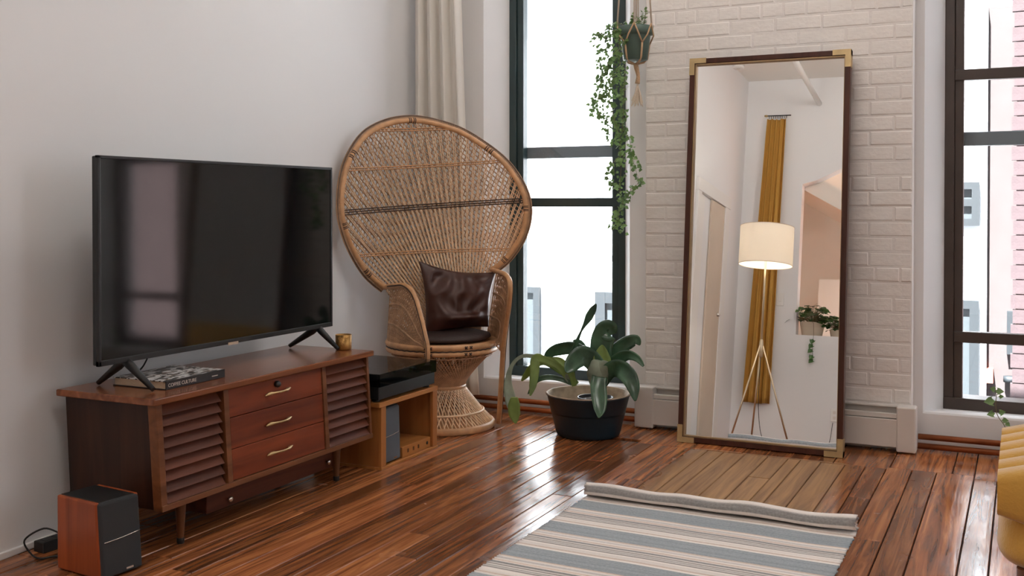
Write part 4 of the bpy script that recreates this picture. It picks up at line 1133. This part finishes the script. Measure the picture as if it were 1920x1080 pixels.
# ================================================================== STRIPED RUG
def rug():
    x0, x1, yn, yf = -1.470, -.500, .9, 3.70
    me = bpy.data.meshes.new('rug'); 
    # profile along y: flat, then the far end curls up and back over
    prof = []; cols = []
    y = yn; step = .0075
    while y < yf-.02: prof.append((y, .006)); y += step
    R = .024; nq = 26
    for k in range(nq+1):
        a = -math.pi/2+math.radians(300)*k/nq
        rr = R*(1-.18*k/nq)
        prof.append((yf-.02+rr*math.cos(a), .006+R+rr*math.sin(a)*1.0))
    rs = random.Random(2)
    # stripe sequence measured back from the far end (metres from the curl, colour)
    cream, blue, grey, tan_, brown, pale = (.88, .82, .77), (.37, .41, .435), (.36, .35, .34), (.66, .52, .42), (.23, .21, .20), (.58, .56, .55)
    def stripe(s):
        p = s % .285
        seq = [(.028, cream), (.034, tan_), (.045, cream), (.150, blue), (.157, cream), (.163, tan_), (.175, cream), (.181, pale), (.198, cream), (.204, tan_), (.214, cream), (.226, grey), (.234, cream), (.243, brown), (.252, cream), (.261, grey), (.268, cream), (.276, brown), (.285, cream)]
        for e_, c_ in seq:
            if p < e_: return c_
        return cream
    arc = 0; arcs = [0]
    for i in range(1, len(prof)): arc += math.dist(prof[i], prof[i-1]); arcs.append(arc)
    flat_end = next(a for a, p in zip(arcs, prof) if p[0] >= yf-.03)
    nx = 70; vs = []; colr = []
    for i, (y, z) in enumerate(prof):
        s = flat_end-arcs[i]
        if s < 0: base = [grey, cream, blue, cream][int(-s/.022) % 4]
        else: base = stripe(s+.0)
        j = rs.uniform(.88, 1.08)
        for k in range(nx+1):
            u = k/nx; x = lerp(x0, x1, u)
            ed = .007*noise.noise(Vector((i*.45, 0, 5 if u < .5 else 9)))
            if k == 0: x += ed-.004*(i % 2)
            if k == nx: x += ed+.004*(i % 2)
            yy = y-.045*u*(1 if y < 3.6 else max(.2, 1-(y-3.6)*9))+.010*noise.noise(Vector((u*4, 1, 2)))*(1 if y > 3.4 else .5)
            zz = z+.0012*(i % 2)+.004*max(0, noise.noise(Vector((u*3, y*2.2, 4))))
            curl = max(0, (z-.006)/.05)
            zz += curl*.010*noise.noise(Vector((u*5.5, 7, 1))); 
            vs.append((x, yy, zz)); colr.append(tuple(c*j for c in base)+(1,))
    n = nx+1
    fs = [(i*n+k, i*n+k+1, (i+1)*n+k+1, (i+1)*n+k) for i in range(len(prof)-1) for k in range(nx)]
    me.from_pydata(vs, [], fs); me.update()
    ca = me.color_attributes.new('stripe', 'FLOAT_COLOR', 'POINT')
    ca.data.foreach_set('color', [c for q in colr for c in q])
    m = bpy.data.materials.new('woven_cotton_stripes'); m.use_nodes = True
    nt = m.node_tree; b = nt.nodes['Principled BSDF']; b.inputs['Roughness'].default_value = .95; b.inputs['Specular IOR Level'].default_value = .15
    at = nt.nodes.new('ShaderNodeVertexColor'); at.layer_name = 'stripe'
    tc = nt.nodes.new('ShaderNodeTexCoord'); n1 = nt.nodes.new('ShaderNodeTexNoise'); mp = nt.nodes.new('ShaderNodeMapping'); mp.inputs['Scale'].default_value = (120, 260, 120)
    n1.inputs['Scale'].default_value = 1; n1.inputs['Detail'].default_value = 2
    mx = nt.nodes.new('ShaderNodeMix'); mx.data_type = 'RGBA'; mx.blend_type = 'OVERLAY'; mx.inputs[0].default_value = .35
    nt.links.new(tc.outputs['Object'], mp.inputs[0]); nt.links.new(mp.outputs[0], n1.inputs['Vector']); nt.links.new(at.outputs[0], mx.inputs[6]); nt.links.new(n1.outputs['Fac'], mx.inputs[7])
    nt.links.new(mx.outputs[2], b.inputs['Base Color'])
    bp = nt.nodes.new('ShaderNodeBump'); bp.inputs['Strength'].default_value = .5; bp.inputs['Distance'].default_value = .002
    nt.links.new(n1.outputs['Fac'], bp.inputs['Height']); nt.links.new(bp.outputs[0], b.inputs['Normal'])
    o = link('striped_rug', me, m); 
    s_ = o.modifiers.new('thick', 'SOLIDIFY'); s_.thickness = .005; s_.offset = -1
    for p in me.polygons: p.use_smooth = True
    tag(o, 'cream and blue grey striped cotton rug with a curled end', 'rug')
rug()

# ================================================================== MUSTARD SOFA
sf = thing('mustard_sofa', 'mustard velvet channel tufted sofa at the edge of the room', 'sofa', (.42, 2.9, 0))
def sofa_block(x0, x1, y0, y1, z0, z1, name, chan=True):
    rows = []; nz, na = 26, 56
    for i in range(nz+1):
        v = i/nz; z = lerp(z0, z1, v)
        q = abs(2*v-1)**4
        e_ = .035*q
        r = []
        for k in range(na):
            a = 2*math.pi*k/na
            c, s = math.cos(a), math.sin(a)
            ex = abs(c)**.28*(1 if c > 0 else -1); ey = abs(s)**.28*(1 if s > 0 else -1)
            hx, hy = (x1-x0)/2-e_, (y1-y0)/2-e_
            lean = .028*(v)        # narrows towards the top
            r.append(((x0+x1)/2+ex*(hx-lean), (y0+y1)/2+ey*(hy-lean), z))
        rows.append(r)
    # padded top with channels running across
    tp = []
    ny = 60
    mb = MB(); mb.grid(rows, closed_u=True)
    mb.add([Vector(p) for p in rows[-1]], [list(range(na))]); mb.add([Vector(p) for p in rows[0]], [list(range(na))[::-1]])
    return mb.build(name, M['sofa'], sf)
sx0 = -.062-.42
SYN, SYF = 2.55-2.9, 3.16-2.9
def roll(y0, y1, z0, z1, x0, x1):
    """one padded channel"""
    n = 18; cy, cz2 = (y0+y1)/2, (z0+z1)/2; ry, rz = (y1-y0)/2*1.04, (z1-z0)/2
    rows = []
    for i in range(15):
        u = i/14; x = lerp(x0, x1, u)
        k_ = (1-(abs(2*u-1))**10)**.35 if 0 < u < 1 else 0.05
        k_ = max(k_, .62)
        r = []
        for j in range(n):
            a = 2*math.pi*j/n; c, s = math.cos(a), math.sin(a)
            r.append((x, cy+ry*abs(c)**.55*(1 if c > 0 else -1)*lerp(.8, 1, k_), cz2+rz*abs(s)**.5*(1 if s > 0 else -1)*k_))
        rows.append(r)
    mb = MB(); mb.grid(rows, closed_u=True); mb.add(rows[0], [list(range(n))]); mb.add(rows[-1], [list(range(n))[::-1]])
    return mb
sofa_block(sx0, .62, SYN, SYF, .285, .43, 'seat_base')
nch = 6
for k in range(nch):
    a = lerp(SYN+.01, SYF-.01, k/nch); b = lerp(SYN+.01, SYF-.01, (k+1)/nch)
    roll(a, b, .38, .53, sx0+.012, .60).build('seat_channel', M['sofa'], sf)
for y in (SYN+.06, SYF-.06):
    for x in (sx0+.075, .54):
        o = MB().lathe([(.016, 0), (.024, .29)], 14).build('leg', M['sofaleg'], sf); o.location = (x, y, 0)

# little ivy pot behind the sofa whose shoot shows against the window
sp2 = thing('window_ivy', 'small potted ivy below the brown window with one upright shoot', 'plant', (.06, 4.86, 0))
MB().lathe([(.05, 0), (.055, .004), (.068, .11), (.072, .115), (.066, .116), (.06, .10), (.002, .098)], 24).build('pot', M['cream_pot'], sp2)
mb = MB(); lf = MB()
pts = [Vector((.0, 0, .10))]+[on(x_, y_, 1, 4.86)-sp2.location for x_, y_ in ((1895, 812), (1880, 793), (1870, 778), (1867, 760), (1868, 742), (1866, 728))]
c_ = spline(pts, 5); mb.tube(c_, .0016, 5)
mb.build('stem', M['stem'], sp2)
for (x_, y_, dx, dz, s) in ((1866, 734, .8, .1, .035), (1868, 732, -.9, .3, .028), (1866, 752, -1, -.1, .045), (1872, 744, 1, .2, .022), (1866, 775, -.9, -.2, .034), (1872, 775, .8, .3, .03), (1878, 788, 1, .1, .028), (1885, 792, .8, -.6, .024)):
    q = MB(); ivy_leaf(q, Vector((0, 0, 0)), Vector((dx, -.2, dz)), s, Vector((.2, -1, .6)))
    q.build('leaf', M['ivy'], sp2).location = on(x_, y_, 1, 4.86)-sp2.location

# ================================================================== CABLES BY THE SPEAKER
def fl_(px, py, z=.006): return on(px, py, 2, z)
o = MB().tube(spline([Vector((-2.80, 2.50, .20)), Vector((-2.80, 2.44, .12)), Vector((-2.78, 2.42, .07)), Vector((-2.72, 2.40, .05)), Vector((-2.66, 2.36, .06))], 6), .003, 6).build('speaker_cable', M['cable'])
tag(o, 'black speaker cable dropping down the wall behind the cherry speaker', 'cable')
o = MB().tube(spline([Vector((-2.70, 2.34, .075)), Vector((-2.76, 2.33, .085)), Vector((-2.81, 2.30, .05)), fl_(58, 1038), fl_(75, 1047), fl_(108, 1043), Vector((-2.63, 2.34, .006))], 6), .003, 6).build('speaker_cable', M['cable'])
tag(o, 'looped black cable lying on the floor beside the cherry speaker', 'cable')
ps = thing('power_strip', 'black power strip on the floor against the left wall', 'power strip', (-2.79, 2.43, 0), math.radians(-4))
MB().box(-.025, .025, -.09, .09, 0, .035).build('housing', M['dark'], ps, .004)
for k in range(4): box('socket', -.014, .014, -.075+k*.042, -.047+k*.042, .0345, .036, M['tvblack'], ps)

# ================================================================== SEEN IN THE MIRROR
lm = thing('floor_lamp', 'lit brass tripod floor lamp with a white drum shade reflected in the mirror', 'lamp', (-1.957, .80, 0))
MB().lathe([(.222, 1.475), (.222, 1.476), (.222, 1.80), (.222, 1.801)], 48, cap=False).build('lamp_shade', M['shade'], lm, solid=.002)
for z in (1.475, 1.80): MB().tube([(.222*math.cos(k*math.pi/24), .222*math.sin(k*math.pi/24), z) for k in range(48)], .003, 6, closed=True).build('shade_trim', M['rope'], lm)
MB().tube([(0, 0, .72), (0, 0, 1.30), (0, 0, 1.60)], .009, 10).build('pole', M['steel'], lm)
MB().lathe([(.010, .70), (.017, .71), (.019, .80), (.014, .84), (.010, .85)], 16).build('hub', M['steel'], lm)
for a in (8, 128, 248):
    MB().tube([(.012*math.cos(math.radians(a)), .012*math.sin(math.radians(a)), .80), (.27*math.cos(math.radians(a)), .27*math.sin(math.radians(a)), .008)], .0075, 8).build('leg', M['steel'], lm)
bulb = MB().lathe([(.004, 1.60), (.018, 1.61), (.034, 1.65), (.030, 1.69), (.004, 1.705)], 18).build('bulb', emit('bulb_glow', (1, .92, .82), 5.0), lm)
pl_ = bpy.data.lights.new('lamp_bulb_light', 'POINT'); pl_.energy = 30; pl_.color = (1, .92, .82); pl_.shadow_soft_size = .05
po = bpy.data.objects.new('lamp_bulb_light', pl_); col.objects.link(po); po.parent = lm; po.location = (0, 0, 1.64)
o = MB().tube(spline([(-1.957, .80, .72), (-1.96, .78, .3), (-1.93, .72, .05), (-1.88, .55, .005), (-1.80, .2, .005), (-1.72, -.4, .005), (-1.65, -.8, .01), (-1.62, -.885, .25)], 6), .0028, 6).build('lamp_cord', M['cable'])
tag(o, 'thin lamp cord running from the tripod lamp to the wall outlet', 'cord')
yc_ = curtain('mustard_curtain', M['ochre'], (-2.375, -2.185), (-2.475, -2.215), YB+.055, .375, 3.25, 4, .022, 'narrow mustard curtain hanging on the wall behind the lamp', None, 1.0)
mb = MB()
MB().tube([(-.11, .0, 3.29), (.14, .0, 3.29)], .006, 8).build('curtain_rod', M['dark'], yc_)
for k in range(9): MB().tube([(-.08+k*.022, .012*math.cos(q*math.pi/4), 3.278+.018*math.sin(q*math.pi/4)) for q in range(8)], .0016, 4, closed=True).build('curtain_ring', M['dark'], yc_)
MB().lathe([(.004, -.01), (.018, -.006), (.018, .006), (.004, .01)], 12).build('finial', M['brass'], yc_).location = (-.112, 0, 3.29)
sw = thing('light_switch', 'white light switch plate on the wall beside the mustard curtain', 'switch', (-2.172, YB, 1.41))
MB().box(-.038, .038, .0, .008, -.065, .065).build('plate', M['white'], sw, .003); MB().box(-.012, .012, .008, .014, -.025, .025).build('rocker', M['white'], sw, .002)
ot = thing('wall_outlet', 'white double outlet low on the wall under the half wall ledge', 'outlet', (-1.609, YB, .321))
MB().box(-.036, .036, .0, .008, -.06, .06).build('plate', M['white'], ot, .003)
for z in (-.025, .025): box('socket', -.014, .014, .008, .0095, z-.014, z+.014, M['heater'], ot)
def potted(name, label, loc, r, h, nl, seed, spread, trail=False, size=.075):
    t = thing(name, label, 'plant', loc)
    MB().lathe([(r*.72, 0), (r*.8, .004), (r, h), (r*1.0, h+.004), (r*.93, h+.004), (r*.9, h*.8), (.002, h*.8)], 28).build('pot', M['cream_pot'], t)
    rr = random.Random(seed)
    st = MB()
    for k in range(nl):
        a = rr.uniform(0, 6.283); el = rr.uniform(.1, 1.4); d = spread*rr.uniform(.4, 1.0)
        p1 = Vector((math.cos(a)*math.cos(el)*d, math.sin(a)*math.cos(el)*d, h+math.sin(el)*d*.75))
        st.tube([(0, 0, h*.8), Vector((0, 0, h)).lerp(p1, .5)+Vector((0, 0, .02)), p1], .0018, 4, cap=False)
        q = MB(); dd = Vector((math.cos(a), math.sin(a), rr.uniform(-.7, .3)))
        ivy_leaf(q, Vector((0, 0, 0)), dd, size*rr.uniform(.7, 1.25), Vector((rr.uniform(-.3, .3), rr.uniform(-.1, .8), 1)))
        q.build('leaf', M['ivyd'], t).location = p1
    if trail:
        c_ = spline([(.02, r*.9, h), (.04, r*1.35, h-.02), (.045, r*1.4, h-.12), (.04, r*1.4, h-.24), (.05, r*1.4, h-.36)], 5)
        st.tube(c_, .0018, 4, cap=False)
        for i, p in enumerate(c_):
            if p[2] < h-.15 and i % 2 == 0:
                q = MB(); ivy_leaf(q, Vector((0, 0, 0)), Vector((rr.uniform(-1, 1), .4, -.8)), size*.8, Vector((0, 1, .4)))
                q.build('leaf', M['ivyd'], t).location = p
    st.build('stems', M['stem'], t)
    return t
potted('potted_pothos', 'leafy pothos in a cream pot on the half wall, trailing a vine', (-1.875, YB-.14, 1.069), .12, .13, 110, 4, .24, True)
potted('potted_pothos', 'low bushy green pothos beside the cream pot on the half wall', (-1.640, YB-.15, 1.069), .07, .07, 90, 8, .19, False, .065)
o = MB().tube([(-1.85, 1.2, 3.385), (-1.86, .2, 3.395), (-1.874, YB, 3.419)], .026, 12).build('sprinkler_pipe', M['white']); tag(o, 'white pipe running under the ceiling into the back wall', 'pipe')
sd_ = thing('smoke_detector', 'round white smoke detector on the ceiling', 'smoke detector', (-2.594, -.405, CEIL-.03))
MB().lathe([(.045, .0), (.058, .008), (.062, .03)], 24).build('housing', M['white'], sd_); MB().lathe([(.016, -.004), (.02, .0)], 14).build('sensor_ring', M['heater'], sd_)

# two unseen globe lamps added under the ceiling for fill light
gl = emit('fill_globe_glow', (1, .95, .89), 4.0)
gme = MB().lathe([(.002+.22*math.sin(math.pi*k/16), -.22*math.cos(math.pi*k/16)) for k in range(17)], 28).mesh('globe'); gme.materials.append(gl)
for loc, en, lb in (((-.55, 1.15, 3.2), 165, 'added fill light globe under the ceiling over the middle of the room'), ((-1.0, 3.85, 3.3), 170, 'added fill light globe under the ceiling nearest the brick pier')):
    pdn = thing('fill_globe', lb, 'lamp', loc, 0, 'added fill light globes under the ceiling')
    o = bpy.data.objects.new('globe', gme); col.objects.link(o); o.parent = pdn
    MB().tube([(0, 0, .2), (0, 0, CEIL-loc[2])], .006, 8).build('stem', M['brass'], pdn)
    pl2 = bpy.data.lights.new('fill_globe_light', 'POINT'); pl2.energy = en; pl2.color = (1, .95, .90); pl2.shadow_soft_size = .24
    po2 = bpy.data.objects.new('fill_globe_light', pl2); col.objects.link(po2); po2.parent = pdn
